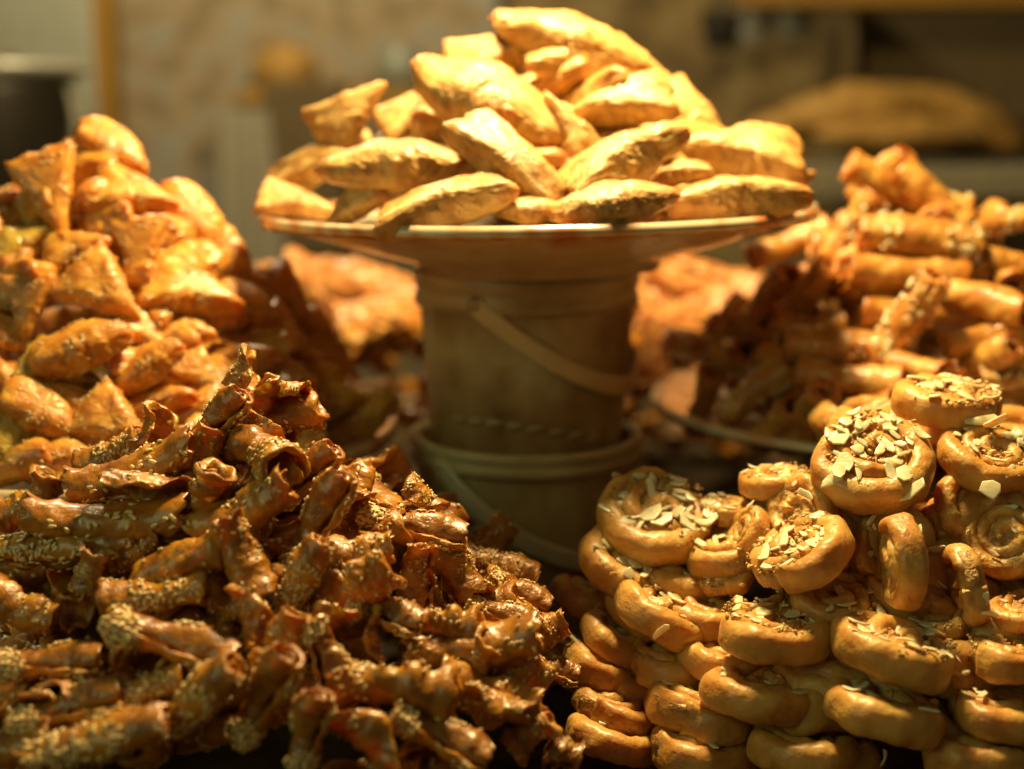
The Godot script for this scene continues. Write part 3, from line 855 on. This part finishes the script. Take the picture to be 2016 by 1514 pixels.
func samosas() -> void:
	var g := "samosas heaped on the raised plate"
	for r in [
		[1122, 84, 300, -19, 0, 24, 3, "topmost samosa, crowning the heap on the raised plate", 4],
		[985, 112, 235, 4, 0, 52, 1, "broad pale samosa just under the topmost one, flat face lit", 0],
		[968, 205, 330, -27, 5, 38, 3, "long samosa sloping down right, tip over the middle of the heap", -8],
		[1215, 205, 235, 12, 0, 50, 4, "brightly lit samosa below the topmost one, right of the sloping long one", 0],
		[1262, 150, 200, -38, 0, 40, 2, "samosa tucked behind the right end of the topmost one", 14],
		[683, 222, 185, 38, 10, 72, 0, "upright brown samosa at the left shoulder of the heap", 0],
		[828, 215, 195, 18, 0, 42, 1, "small lit samosa between the upright brown one and the sloping long one", 0],
		[1000, 325, 260, -42, 8, 40, 2, "pale pillow samosa sliding down steeply at the middle front", -6],
		[1236, 318, 300, 24, 0, 18, 1, "samosa with a sharp raised tip, lit along its upper edge only", -8],
		[785, 330, 305, 4, 0, 14, 3, "fat lens shaped samosa with a cool sheen, second row left", -6],
		[1445, 300, 285, -4, 0, 42, 4, "big bright samosa bulging at the right shoulder of the heap", 0],
		[1360, 225, 190, -40, 0, 48, 0, "samosa on the upper right slope, behind the big bright one", 8],
		[702, 282, 160, -8, 0, 30, 0, "little bumpy end of a samosa above the fat lens shaped one", 10],
		[600, 338, 180, 24, 25, 50, 2, "greenish rolled samosa at the far left above the rim", 0],
		[580, 402, 165, -22, 0, 45, 1, "leftmost samosa, its tip over the plate rim", -2],
		[686, 408, 155, 40, 10, 60, 4, "dark triangular samosa point at the rim, under the fat lens shaped one", -2],
		[880, 408, 270, 16, 0, 22, 2, "olive samosa with an orange right end, lying on the rim", -6],
		[1205, 402, 240, 8, 0, 24, 3, "pale bumpy samosa on the rim under the sharp tipped one", -6],
		[1458, 396, 275, 4, 0, 16, 2, "long flat samosa at the right of the rim", -4],
		[1545, 365, 130, 20, 0, 25, 0, "samosa end between the big bright one and the long flat one", 12],
		[1045, 412, 150, -5, 0, 30, 3, "dark samosa at the rim, below the steep pillow one", 12],
		[1120, 250, 170, -60, 0, 45, 4, "samosa seen in the gap between the sloping long one and the lit one", 12],
		[905, 160, 160, 15, 0, 30, 0, "samosa under the left edge of the broad pale one", 8],
		[1150, 132, 270, -10, 0, 20, 1, "shaded samosa directly beneath the topmost one", 12],
		[1330, 345, 150, 10, 0, 20, 4, "shaded samosa deep between the sharp tipped one and the big bright one", 16],
	]:
		var k: int = (r[6] + (5 if r[0] > 1000 else 0)) % 10
		var b: Dictionary = bank.samosa[k]
		r[2] = r[2] * 1.09
		tag(mesh_at("samosa", b.body, mats.samosa, null, pose(middle, r, b.long)), r[7], "samosa", g)
	for t in buried(middle, 44, 0.043, 1.0, 0.0, 0.86):
		tag(mesh_at("samosa", bank.samosa[rng.randi() % 10].body, mats.samosa, null, t), "samosa buried inside the heap on the raised plate", "samosa", g)

func seeded(called: String, b: Dictionary, m: String, where: Transform3D, label: String, cat: String, g: String, seeds: ArrayMesh) -> void:
	var o := base(called, where)
	tag(o, label, cat, g)
	mesh_at("shell", b.body, mats[m], o)
	tag(mesh_at("sesame_seeds", seeds, mats.seed, o), "", "", "", "stuff")

func triangles() -> void:
	var g := "sesame triangles heaped on the pale plate"
	for r in [
		[218, 290, 165, -36, 0, 38, 3, "topmost sesame triangle, a plump pointed one against the wall", 0],
		[95, 375, 200, -68, 5, 74, 2, "big triangle hanging point down beside the topmost one", -6],
		[255, 385, 190, -22, 0, 48, 1, "broad triangle right below the topmost one, seeds along its upper edge", -4],
		[378, 432, 185, -48, 0, 50, 3, "triangle on the right slope with a bright seeded ridge", 0],
		[440, 505, 165, -52, 0, 52, 3, "orange triangle lowest on the bright right slope", 4],
		[272, 492, 165, -82, 10, 62, 2, "triangle with a bright upright ridge, pointing down mid heap", -4],
		[40, 475, 130, 10, 0, 55, 1, "greenish triangle under the hanging one, at the edge of view", 4],
		[135, 492, 150, 14, 0, 50, 0, "small seeded triangle between the hanging one and the ridged one", 2],
		[192, 565, 195, -40, 0, 62, 0, "pale triangle sloping down right in the middle of the heap", -6],
		[370, 578, 220, -24, 0, 46, 1, "long triangle with a sharp lit upper edge, right of the pale sloping one", -6],
		[50, 600, 150, -86, 0, 70, 2, "square backed triangle with a seeded upright edge", -2],
		[25, 528, 95, 60, 0, 40, 3, "small orange tip poking up above the square backed triangle", 6],
		[152, 688, 215, 20, 0, 28, 3, "large smooth pillow shaped pastry below the pale sloping triangle", -8],
		[275, 655, 130, -46, 0, 40, 1, "red orange triangle end beside the smooth pillow shaped one", 4],
		[288, 722, 165, 34, 5, 30, 3, "fat short pastry with a lit nose, right of the smooth pillow shaped one", -4],
		[357, 655, 130, -6, 0, 40, 0, "small blunt triangle under the long sharp edged one", 2],
		[393, 738, 130, -48, 0, 50, 1, "pale triangle tip pointing down to the honeyed rolls", 0],
		[450, 700, 105, 10, 0, 40, 2, "little orange triangle at the foot of the right slope", 4],
		[15, 660, 110, -30, 0, 50, 3, "dark triangle in shade at the left edge of the heap", 8],
		[110, 735, 180, -28, 0, 45, 1, "greenish sheened triangle under the smooth pillow shaped one", 6],
		[72, 812, 180, -36, 0, 44, 3, "bright sesame crusted pillow, lowest at the left edge", -6],
		[213, 828, 180, -32, 0, 62, 0, "broad orange triangle just above the honeyed rolls", -4],
		[112, 898, 135, 0, 0, 35, 3, "stubby pastry resting on the plate edge", -2],
		[22, 885, 150, -62, 0, 40, 3, "yellow green smooth pastry leaning on the plate edge", 0],
		[308, 790, 150, 8, 0, 35, 2, "shaded triangle behind the tips of the honeyed rolls", 6],
		[560, 590, 175, -44, 0, 48, 2, "brown triangle in the shade of the raised plate, upper right", 6],
		[545, 660, 170, -38, 0, 45, 0, "dark brown triangle in deep shade below the upper right one", 4],
		[630, 690, 190, -50, 0, 52, 1, "dark brown triangle lying on the shaded right flank", 2],
		[480, 600, 150, -30, 0, 45, 3, "dim triangle between the lit slope and the shaded flank", 6],
		[640, 790, 140, 6, 0, 40, 3, "bumpy yellowish pastry on the right, above the plate rim", 0],
		[698, 828, 190, 30, 0, 34, 3, "long smooth yellow pastry lying along the plate rim", -4],
		[595, 858, 130, -70, 0, 40, 1, "small yellowish triangle end beside the long smooth yellow one", 2],
		[560, 740, 150, -20, 0, 45, 2, "shaded brown triangle behind the topmost honeyed roll", 4],
		[470, 800, 150, 20, 0, 40, 0, "orange brown triangle hidden behind the honeyed rolls' tips", 6],
		[-40, 420, 170, 20, 0, 50, 1, "triangle cut by the left edge, beside the hanging one", 2],
		[-30, 740, 160, -20, 0, 50, 0, "triangle cut by the left edge, above the bright pillow", 2],
	]:
		var k: int = (r[6] + 4 * (int(r[0] * 7 + r[1]) % 2)) % 10
		if r[6] == 3: k = [3, 7][int(r[1]) % 2]
		var b: Dictionary = bank.triangle[k]
		seeded("sesame_triangle", b, "lemon" if ("yellow" in r[7] or "greenish" in r[7]) else "glazed", pose(left, r, b.long), r[7], "pastry", g, b.seeds)
	for t in buried(left, 80, 0.032, 0.9, 0.0, 0.9):
		var b: Dictionary = bank.triangle[rng.randi() % 10]
		seeded("sesame_triangle", b, "glazed", t, "sesame triangle buried inside the heap on the pale plate", "pastry", g, b.seeds)

func sesame_rolls() -> void:
	var g := "honeyed sesame pastries heaped in front"
	for r in [
		[497, 738, 85, 62, 0, 80, 10, "thin flame shaped tip standing highest on the honeyed heap", 4],
		[500, 785, 105, 78, 0, 85, 11, "pale upright leaf right under the highest tip", 0],
		[556, 792, 95, -8, 15, 70, 12, "flared orange leaf jutting right from the top of the heap", -2],
		[415, 830, 165, 48, 10, 60, 2, "sesame crusted roll slanting below the highest tip, thickest seeds", -6],
		[545, 850, 110, -75, 10, 70, 13, "red amber leaf hanging under the flared orange one", 4],
		[308, 845, 100, 82, 0, 80, 14, "upright amber leaf standing before the orange triangles", 0],
		[215, 893, 140, 28, 15, 50, 5, "seeded knotted roll at the upper left of the heap", -2],
		[262, 930, 260, 20, 5, 40, 3, "long smooth olive roll rising to the right, upper left", -8],
		[505, 895, 130, -20, 52, 40, 1, "roll showing its open end just under the top", -8],
		[385, 905, 150, 62, 5, 50, 8, "dark wrinkled roll beside the sesame crusted slanting one", 2],
		[598, 935, 160, 46, 10, 50, 2, "roll end thick with seeds at the heap's right shoulder", -10],
		[398, 980, 120, 68, 10, 50, 6, "short amber roll standing in the middle of the upper heap", -4],
		[478, 1010, 220, 30, 5, 40, 8, "roll rising to the right below the open ended one", -4],
		[78, 980, 95, 75, 10, 60, 9, "little seeded knob standing by the plate edge", -4],
		[18, 1010, 110, 10, 0, 40, 15, "red brown leaf at the left edge under the plate", 4],
		[205, 1032, 310, 1, 0, 30, 3, "longest smooth dark roll, lying level at the left", -8],
		[285, 1000, 200, -3, 0, 30, 10, "thin strip lying along the longest smooth roll", -10],
		[120, 1078, 285, 5, 0, 30, 7, "thick shiny roll lying level under the longest smooth one", -10],
		[618, 1030, 220, 64, 5, 50, 2, "steep roll coated in seeds, right of the heap's centre", -10],
		[592, 1140, 170, 62, 5, 50, 7, "lower steep roll coated in seeds, continuing the one above", -12],
		[470, 1105, 170, -62, 5, 50, 3, "smooth roll leaning left, ending in a pointed leaf", -12],
		[505, 1205, 125, -66, 10, 80, 11, "smooth pointed leaf hanging at the centre of the heap", -14],
		[345, 1110, 190, 22, 10, 50, 4, "hollow ragged roll with torn edges, left of the centre", -4],
		[175, 1132, 90, 72, 10, 70, 9, "small hooked curl in the dark gap at the left", -4],
		[662, 985, 110, -35, 5, 50, 12, "crumpled amber leaf behind the steep seeded roll", 4],
		[812, 1035, 215, -9, 0, 40, 2, "roll lying across the right slope, seeds along its top", -8],
		[815, 1003, 95, -40, 0, 60, 10, "sharp leaf tip rising behind the roll on the right slope", 4],
		[702, 1095, 145, 8, 0, 40, 8, "seeded roll tucked under the right slope's upper roll", -2],
		[890, 1115, 150, -58, 10, 50, 9, "dark shiny folded roll at the right shoulder", -4],
		[818, 1135, 120, 86, 5, 60, 0, "upright seeded roll in the dark hollow on the right", -4],
		[715, 1140, 140, 34, 10, 60, 13, "bright orange leaf pointing up right in the hollow", -10],
		[648, 1208, 110, 38, 10, 60, 11, "amber leaf below the bright orange one", -8],
		[756, 1208, 150, -12, 5, 45, 2, "lumpy roll crusted with seeds in the middle right", -10],
		[705, 1262, 110, -80, 5, 60, 14, "ragged dark leaf under the lumpy seeded roll", -2],
		[1000, 1118, 125, -14, 0, 40, 7, "brown seeded roll farthest right at the back of the heap", 10],
		[1022, 1166, 135, -24, 0, 40, 2, "brown seeded roll below the farthest back one", 4],
		[990, 1212, 150, -16, 0, 40, 2, "seed covered roll on the right flank above the smooth long one", -4],
		[868, 1235, 150, -4, 5, 45, 6, "short amber roll above the smooth long one", -6],
		[930, 1278, 260, 8, 0, 35, 3, "smooth long roll with a flared leaf at its right end", -12],
		[1066, 1252, 110, 22, 0, 40, 8, "seedless roll end touching the cookies at the right", 0],
		[945, 1300, 75, 55, 25, 60, 9, "small amber knob in front of the smooth long roll", -16],
		[300, 1180, 210, 10, 0, 45, 5, "olive roll with a row of seeds along its top, left middle", -6],
		[335, 1262, 275, -12, 10, 40, 2, "big seeded roll with an open orange mouth, left middle", -14],
		[40, 1205, 140, -18, 5, 45, 8, "glazed brown lump at the left edge, mid height", -8],
		[92, 1305, 210, 6, 0, 40, 2, "seeded roll at the left edge above the bottom rows", -6],
		[138, 1205, 75, 8, 0, 40, 14, "small amber flap deep in the dark gap at the left", 4],
		[642, 1295, 150, -64, 8, 50, 2, "short seeded roll with its end cut, left of the long bent one", -12],
		[548, 1275, 160, 62, 5, 50, 8, "smooth upper half of a steep roll at the bottom centre", -8],
		[512, 1375, 220, 62, 20, 50, 2, "big steep roll at the bottom centre, hollow end facing out", -16],
		[380, 1388, 240, 44, 18, 50, 7, "thick seeded roll at the bottom with a curled open end", -14],
		[262, 1372, 200, 18, 0, 40, 5, "sparsely seeded roll in the bottom left rows", -4],
		[125, 1395, 230, 18, 0, 40, 2, "seeded roll rising to the right near the bottom left corner", -8],
		[185, 1465, 290, 17, 0, 40, 7, "long glossy roll rising to the right along the bottom edge", -14],
		[20, 1480, 160, 12, 0, 40, 3, "dim roll in the bottom left corner", -4],
		[770, 1358, 250, -8, 0, 40, 6, "long bent roll with a ruffled top edge, bottom middle", -10],
		[960, 1375, 200, -16, 0, 40, 8, "glossy roll next to the long bent one, toward the cookies", -6],
		[600, 1445, 160, 78, 10, 50, 2, "steep seeded roll at the bottom edge, right of the hollow one", -12],
		[735, 1445, 190, -34, 5, 55, 11, "smooth broad leaf with a seed cluster, at the bottom edge", -10],
		[868, 1452, 210, -24, 0, 40, 2, "seeded roll sloping down right at the bottom edge", -14],
		[965, 1418, 140, -22, 5, 60, 12, "triangular amber leaf beside the bottom sloping roll", -16],
		[1025, 1322, 130, -30, 0, 50, 13, "dark glossy leaf right of the small amber knob", -4],
		[1045, 1455, 105, 40, 0, 40, 1, "small seeded roll near the cookies at the bottom", -4],
		[1112, 1488, 70, -20, 0, 40, 9, "little red amber bit at the foot of the cookies", 0],
		[1095, 1320, 95, -12, 0, 40, 2, "seeded roll end pressed against the cookie stack", 4],
		[450, 1190, 120, -20, 0, 40, 8, "dark roll in the gap left of the smooth pointed leaf", 6],
		[590, 1230, 110, 20, 0, 40, 4, "shaded roll behind the steep rolls at the bottom centre", 6],
		[420, 1310, 120, 10, 0, 40, 1, "shaded roll under the big open mouthed one", 8],
		[860, 1320, 150, -10, 0, 40, 0, "dark roll under the smooth long one on the right", 6],
		[255, 1090, 130, 30, 0, 40, 8, "shaded roll behind the hollow ragged one", 8],
		[740, 1060, 130, 20, 0, 40, 1, "shaded roll behind the upright seeded one", 10],
		[960, 1190, 110, 10, 0, 40, 9, "dark crumpled roll at the right shoulder's foot", 6],
	]:
		var b: Dictionary = bank.sesame[r[6]]
		var few: bool = int(r[0] + r[1]) % 3 == 0 and r[6] != 2 and r[6] != 7
		seeded("sesame_roll", b, "honeyed", pose(sesame, r, b.long, 0.4), r[7], "pastry", g, b.few if few else b.seeds)
	for t in buried(sesame, 190, 0.025, 1.0, 0.0, 0.85, 0.0):
		var b: Dictionary = bank.sesame[rng.randi() % 12]
		seeded("sesame_roll", b, "honeyed", t, "honeyed sesame roll buried inside the front heap", "pastry", g, b.few)

func cookie(where: Transform3D, k: int, label: String, flakes: int, crumbs: bool) -> void:
	var b: Dictionary = bank.cookie[k % 7]
	var o := base("swirl_cookie", where)
	tag(o, label, "cookie", "swirl cookies stacked in front")
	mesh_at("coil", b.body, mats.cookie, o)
	mesh_at("filling", b.filling, mats.nut_paste, o)
	if crumbs: tag(mesh_at("almond_crumbs", bank.crumbs[k % 5], mats.chopped_nut, o, Transform3D(Basis(Vector3.UP, k * 1.3), Vector3.ZERO)), "", "", "", "stuff")
	for n in flakes:
		var a := rng.randf() * TAU
		var r := 0.0245 * sqrt(rng.randf())
		var y: float = b.tall * 0.5 + rng.randf_range(-0.0016, 0.0010) 
		var tilt := 0.35
		if rng.randf() < 0.05:                       # stuck to the side
			r = 0.0335
			y = rng.randf_range(-0.004, 0.006)
			tilt = 1.2
		var lean := Basis(Vector3(sin(a), 0, -cos(a)), -tilt * (1.0 if tilt > 1.0 else rng.randf_range(-1, 1)))
		mesh_at("almond_flake", bank.flake[rng.randi() % 6], mats.almond, o, Transform3D(lean * Basis(Vector3.UP, rng.randf() * TAU) * Basis(Vector3.RIGHT, rng.randf_range(-0.35, 0.35)).scaled(Vector3.ONE * rng.randf_range(0.75, 1.45)), Vector3(cos(a) * r, y, sin(a) * r)))

func cookies() -> void:
	# x, y, diameter, face, side, variant, label, deeper (mm), flakes
	for r in [
		[1872, 795, 245, 16, 2, 0, "topmost almond cookie, standing highest over the rolls", 0, 30],
		[1728, 905, 262, 46, -6, 1, "cookie with the clearest spiral, tilted forward below the topmost one", -8, 32],
		[1958, 905, 215, 36, 6, 2, "cookie beside the clearest spiral, cut by the right edge", -4, 18],
		[1535, 950, 165, 10, -6, 3, "pale lit cookie at the back, left of the clearest spiral", 14, 16],
		[1575, 1010, 180, 62, -38, 4, "plain arched cookie standing on edge under the clearest spiral", 4, 4],
		[1478, 1045, 130, 20, -62, 5, "orange cookie on edge between the two left stacks", 6, 4],
		[1572, 1092, 245, 18, -30, 6, "cookie lying aslant with its rim to the front, grooves showing", -10, 22],
		[1298, 1025, 265, 38, 0, 0, "large nut covered cookie at the back of the left stack", -18, 30],
		[1245, 1118, 245, 30, 16, 1, "nut covered cookie tipping right, in front of the large one", -24, 28],
		[1312, 1218, 225, 12, 26, 2, "thick rimmed cookie tipping right, below the nut covered pair", -10, 20],
		[1522, 1245, 252, 10, 6, 3, "level cookie with heaped nuts, centre of the front row", -10, 22],
		[1772, 1285, 275, 12, 10, 4, "cookie topped with pale nut pieces, front row right", -14, 24],
		[1995, 1300, 215, 6, 8, 5, "front row cookie cut by the right edge", -8, 12],
		[2025, 1205, 150, 20, -10, 6, "cookie end at the right edge, above the front row", -4, 8],
		[1500, 1368, 250, 6, 8, 6, "cookie under the centre one of the front row", -6, 6],
		[1755, 1408, 285, 4, 10, 0, "cookie under the pale nut topped one, front right", -12, 4],
		[1968, 1405, 240, 4, 10, 1, "cookie under the front row one at the right edge", -6, 6],
		[1372, 1398, 240, 4, 14, 2, "cookie in the second layer between two front stacks", -4, 6],
		[1225, 1270, 190, 10, 26, 3, "lit lumpy cookie low in the left stack", -14, 8],
		[1165, 1190, 185, 8, 30, 4, "bright edged cookie at the outer left of the stack", -12, 4],
		[1180, 1318, 200, 4, 26, 5, "pale smooth cookie low on the left side", -22, 3],
		[1125, 1320, 180, 4, 26, 6, "lowest lit cookie touching the honeyed rolls", -14, 3],
		[1205, 1395, 200, 2, 20, 0, "pale cookie third from the bottom on the left side", -24, 2],
		[1215, 1462, 215, 2, 16, 1, "pale cookie at the bottom left of the stack", -26, 3],
		[1370, 1478, 240, 2, 12, 2, "dim cookie at the bottom between the left and centre stacks", -4, 2],
		[1588, 1478, 240, 2, 6, 3, "darkest cookie at the bottom under the centre stack", 0, 2],
		[1930, 1488, 260, 2, 6, 4, "dim cookie at the bottom right corner", -2, 4],
		[1780, 1112, 200, 14, 84, 5, "cookie standing on edge in the hollow, rim to the front", -14, 6],
		[1905, 1145, 180, 10, 78, 6, "narrow cookie standing on edge, right of the other standing one", -6, 5],
		[1762, 1065, 185, 76, 8, 0, "shaded cookie behind the standing one in the hollow", 10, 6],
		[1905, 1005, 170, 70, 24, 1, "dark glossy spiral facing out under the right edge cookie", 8, 4],
		[1990, 1060, 190, 66, -30, 2, "brown cookie facing out at the right edge, in shade", 0, 3],
		[1648, 1190, 200, 24, 4, 3, "dim cookie lying in the hollow behind the front row", 6, 8],
		[1425, 1140, 130, 20, -20, 4, "nut dusted cookie edge showing in the gap of the left stacks", 12, 14],
		[1420, 1005, 120, 15, 0, 5, "lit cookie at the back between the large one and the pale one", 16, 14],
		[1850, 1225, 180, 18, 0, 6, "shaded cookie behind the front row, strewn with slivers", 12, 14],
		[1335, 1130, 230, 20, 10, 0, "shaded cookie in the left stack, under the large nut covered one", 12, 6],
		[1400, 1215, 230, 14, 8, 1, "shaded cookie deep between the left stack and the centre one", 14, 6],
		[1290, 1205, 220, 14, 20, 2, "cookie supporting the thick rimmed one from behind", 4, 4],
		[1320, 1310, 230, 8, 16, 3, "shaded cookie low between the left stack and the second layer", 8, 3],
		[1430, 1300, 220, 8, 8, 4, "cookie shadowed by the centre one of the front row, to its left", 8, 3],
		[1440, 1090, 200, 18, -10, 5, "shaded cookie below the orange one that stands on edge", 14, 6],
		[1640, 1290, 220, 8, 8, 6, "shaded cookie in the gap between the two front row stacks", 18, 3],
		[1640, 1390, 220, 6, 8, 0, "dark cookie low in the gap between the two front stacks", 18, 2],
		[1880, 1330, 210, 6, 8, 1, "dark cookie in the gap toward the right edge stack", 18, 2],
		[1250, 1345, 210, 6, 20, 2, "shaded cookie behind the pale ones at the bottom left", 6, 2],
		[1660, 1120, 190, 40, 20, 3, "shaded cookie behind the aslant one, toward the hollow", 22, 3],
		[1700, 1010, 160, 60, 10, 3, "cookie wedged beneath the clearest spiral", 18, 4],
	]:
		var d := sight(coils, r[0], r[1]) + float(r[7]) * 0.001
		var size: float = r[2] * d / F / 0.0635
		cookie(Transform3D(disc_axes(r[3], r[4], r[0] * 0.37).scaled(Vector3.ONE * size), at(r[0], r[1], d) - look.z * 0.004), r[5], r[6], r[8], r[8] > 9)
	var loose := [
		[1640, 944, 26, 55, "half moon almond flake clinging to the left side of the clearest spiral"],
		[1935, 826, 8, 70, "big broad almond flake leaning under the topmost cookie"],
		[1950, 962, 30, 60, "square almond flake below the cookie at the right edge"],
		[1790, 966, 40, 40, "narrow almond sliver dangling below the clearest spiral"],
		[1938, 1180, 70, 70, "round almond flake stuck to the narrow cookie on edge"],
		[1245, 1470, -60, 60, "pointed almond flake between the lowest pale cookies"],
	]
	for q in loose:
		var d := sight(coils, q[0], q[1]) - 0.016
		tag(mesh_at("almond_flake", bank.flake[loose.find(q) % 6], mats.almond, null, Transform3D(axes(q[2], 10, q[3]).scaled(Vector3.ONE * 1.7), at(q[0], q[1], d))), q[4], "almond flake", "loose almond flakes on the cookies")
	var n := 0
	for t in buried(coils, 80, 0.045, 1.0, 0.0, 0.97, 9.0, -0.80):
		n += 1
		cookie(t, n, "swirl cookie buried inside the front stack", 2, false)

func cigar(where: Transform3D, k: int, coat: int, label: String) -> void:
	var b: Dictionary = bank.cigar[k % 7]
	var o := base("rolled_pastry", where)
	tag(o, label, "pastry roll", "rolled pastries heaped on the greenish plate")
	mesh_at("shell", b.body, mats.cigar, o)
	if coat > 0: tag(mesh_at("nut_coat", b.coat, mats.almond, o), "", "", "", "stuff")
	for n in coat * 3:
		var a := rng.randf_range(-0.4, PI + 0.4)
		mesh_at("almond_flake", bank.flake[rng.randi() % 6], mats.almond, o, Transform3D(Basis(Vector3.RIGHT, a - PI / 2 + 0.3) * Basis(Vector3.UP, rng.randf() * TAU).scaled(Vector3.ONE * 1.2), Vector3(rng.randf_range(-0.034, 0.034), sin(a) * 0.0125, -cos(a) * 0.0125)))

func cigars() -> void:
	for r in [
		[1762, 368, 200, -26, 0, 30, 0, "topmost rolled pastry, slanting down right over the heap", -4, 0],
		[1735, 345, 110, 40, 40, 40, 1, "roll end crossing behind the topmost one", 6, 0],
		[1842, 385, 170, -42, 10, 30, 2, "plain roll falling steeply right from the top", 2, 0],
		[1672, 452, 170, 54, 15, 30, 3, "nut coated roll climbing the left slope steeply", -6, 2],
		[1815, 470, 235, -9, 5, 30, 4, "pale roll lying across the upper heap with almond flakes", -10, 1],
		[1962, 440, 170, 12, 0, 30, 5, "lit roll at the upper right, behind the flaked one", 4, 1],
		[1790, 538, 230, -4, 0, 30, 6, "smooth orange roll lying level below the flaked one", -2, 0],
		[1655, 525, 110, 30, 20, 30, 0, "orange roll end under the nut coated climbing one", 0, 0],
		[1938, 592, 140, -24, 48, 30, 1, "roll with its spiral end facing out, right of centre", -14, 0],
		[1788, 635, 190, 62, 35, 30, 2, "roll buried in pale nut crumbs, centre of the heap", -12, 5],
		[1955, 660, 185, 14, 0, 30, 3, "smooth broad roll right of the crumb covered one", -8, 0],
		[1655, 688, 200, -6, 15, 30, 4, "roll with a rough nut coat and a dark hollow end", -8, 2],
		[1798, 722, 100, -20, 55, 30, 5, "roll end facing out below the crumb covered one", -8, 0],
		[1568, 728, 115, -30, 50, 30, 6, "roll end turned up at the left of the lower row", -4, 0],
		[1680, 748, 185, -8, 25, 30, 0, "thick orange roll whose open end faces left, lower row", -14, 0],
		[1492, 775, 170, 38, 20, 30, 1, "pale mottled roll sloping down left toward the rim", -8, 1],
		[1590, 822, 120, 75, 62, 30, 2, "roll end with a dark filled centre just over the rim", -12, 0],
		[1535, 838, 90, 60, 60, 30, 3, "small pale roll end on the rim beside the filled one", -8, 0],
		[1385, 690, 160, -16, 0, 30, 4, "dim roll sticking out left from the lower heap", 4, 1],
		[1455, 715, 140, -22, 0, 30, 5, "dim roll beside the one that sticks out left", 0, 1],
		[1495, 640, 150, -4, 0, 30, 6, "dark nut coated roll in the shade of the raised plate", 2, 2],
		[1555, 480, 170, 20, 0, 30, 0, "long dark roll jutting left in shade under the raised plate", 2, 0],
		[1515, 590, 110, 60, 55, 30, 1, "dark roll end facing out in deep shade", 0, 0],
		[1590, 575, 110, 60, 55, 30, 2, "second dark roll end in shade, nearer the lit rolls", 0, 0],
		[1590, 645, 150, 6, 0, 30, 3, "shaded roll behind the rough coated one", 8, 1],
		[1950, 715, 90, 50, 55, 30, 4, "orange roll end peeping over the topmost cookie", -6, 0],
		[1990, 745, 110, 5, 0, 30, 5, "pale roll right behind the topmost cookie", -8, 1],
		[1705, 828, 120, 30, 45, 30, 6, "orange roll end beside the tilted spiral cookie", -6, 0],
		[1390, 790, 110, 80, 40, 30, 0, "dark orange roll end low at the left of the rim", 6, 0],
		[2000, 520, 150, -10, 10, 30, 2, "roll cut by the right edge, below the lit one", 0, 0],
		[1880, 545, 120, 20, 0, 30, 6, "roll between the level orange one and the spiral end", 8, 0],
		[1730, 590, 140, -30, 0, 30, 1, "shaded roll behind the crumb covered one", 10, 1],
	]:
		var q: Array = r
		cigar(pose(right, q, 0.076, 0.5), r[6], r[9], r[7])
	var n := 0
	for t in buried(right, 75, 0.032, 1.0, 0.0, 0.9):
		n += 1
		cigar(t, n, 1 if n % 3 == 0 else 0, "rolled pastry buried inside the heap on the greenish plate")

func ribbons() -> void:
	var g := "ribbon pastries in the heap behind the pails"
	for r in [
		[640, 545, 169, -20, 0, 55, 0, "pinkish ribbon pastry at the upper left of the lit lump left of the pails", 0],
		[720, 560, 195, -12, 0, 60, 1, "pinkish ribbon pastry on top of the lit lump left of the pails", -10],
		[665, 610, 195, -48, 0, 60, 2, "pinkish ribbon pastry sloping down at the left of the lit lump", -14],
		[760, 620, 195, 10, 0, 60, 3, "pale ribbon pastry touching the upper pail's left side", -18],
		[700, 640, 156, 20, 0, 60, 4, "crumbly ribbon pastry at the foot of the lit lump", -16],
		[1380, 545, 221, -14, 0, 60, 5, "orange ribbon pastry highest at the right of the upper pail", 0],
		[1385, 600, 221, 6, 20, 40, 0, "pale folded ribbon pastry curling right of the upper pail", -14],
		[1300, 620, 169, -70, 0, 60, 1, "orange ribbon pastry upright against the upper pail's right side", -14],
		[1330, 655, 156, -24, 0, 55, 2, "orange ribbon pastry below the pale folded one", -16],
		[1285, 705, 156, 80, 0, 60, 3, "deep orange ribbon pastry hanging down by the upper pail", -18],
		[560, 545, 130, -10, 0, 50, 4, "small orange ribbon pastry between the triangles and the lit lump", 0],
	]:
		var b: Dictionary = bank.ribbon[r[6]]
		tag(mesh_at("ribbon_pastry", b.body, mats.ribbon, null, pose(back, r, b.long)), r[7], "pastry", g)
	var n := 0
	for t in buried(back, 230, 0.004, 1.0, 0.25, 0.98):
		if Vector2(t.origin.x - right_plate.x, t.origin.z - right_plate.z).length() < 0.21 or Vector2(t.origin.x - left_plate.x, t.origin.z - left_plate.z).length() < 0.2: continue
		n += 1
		tag(mesh_at("ribbon_pastry", bank.sesame[n % 10].body, mats.honeyed if n % 3 else mats.cigar, null, t), "small twisted pastry on the shaded lower heap behind the pails", "pastry", g)
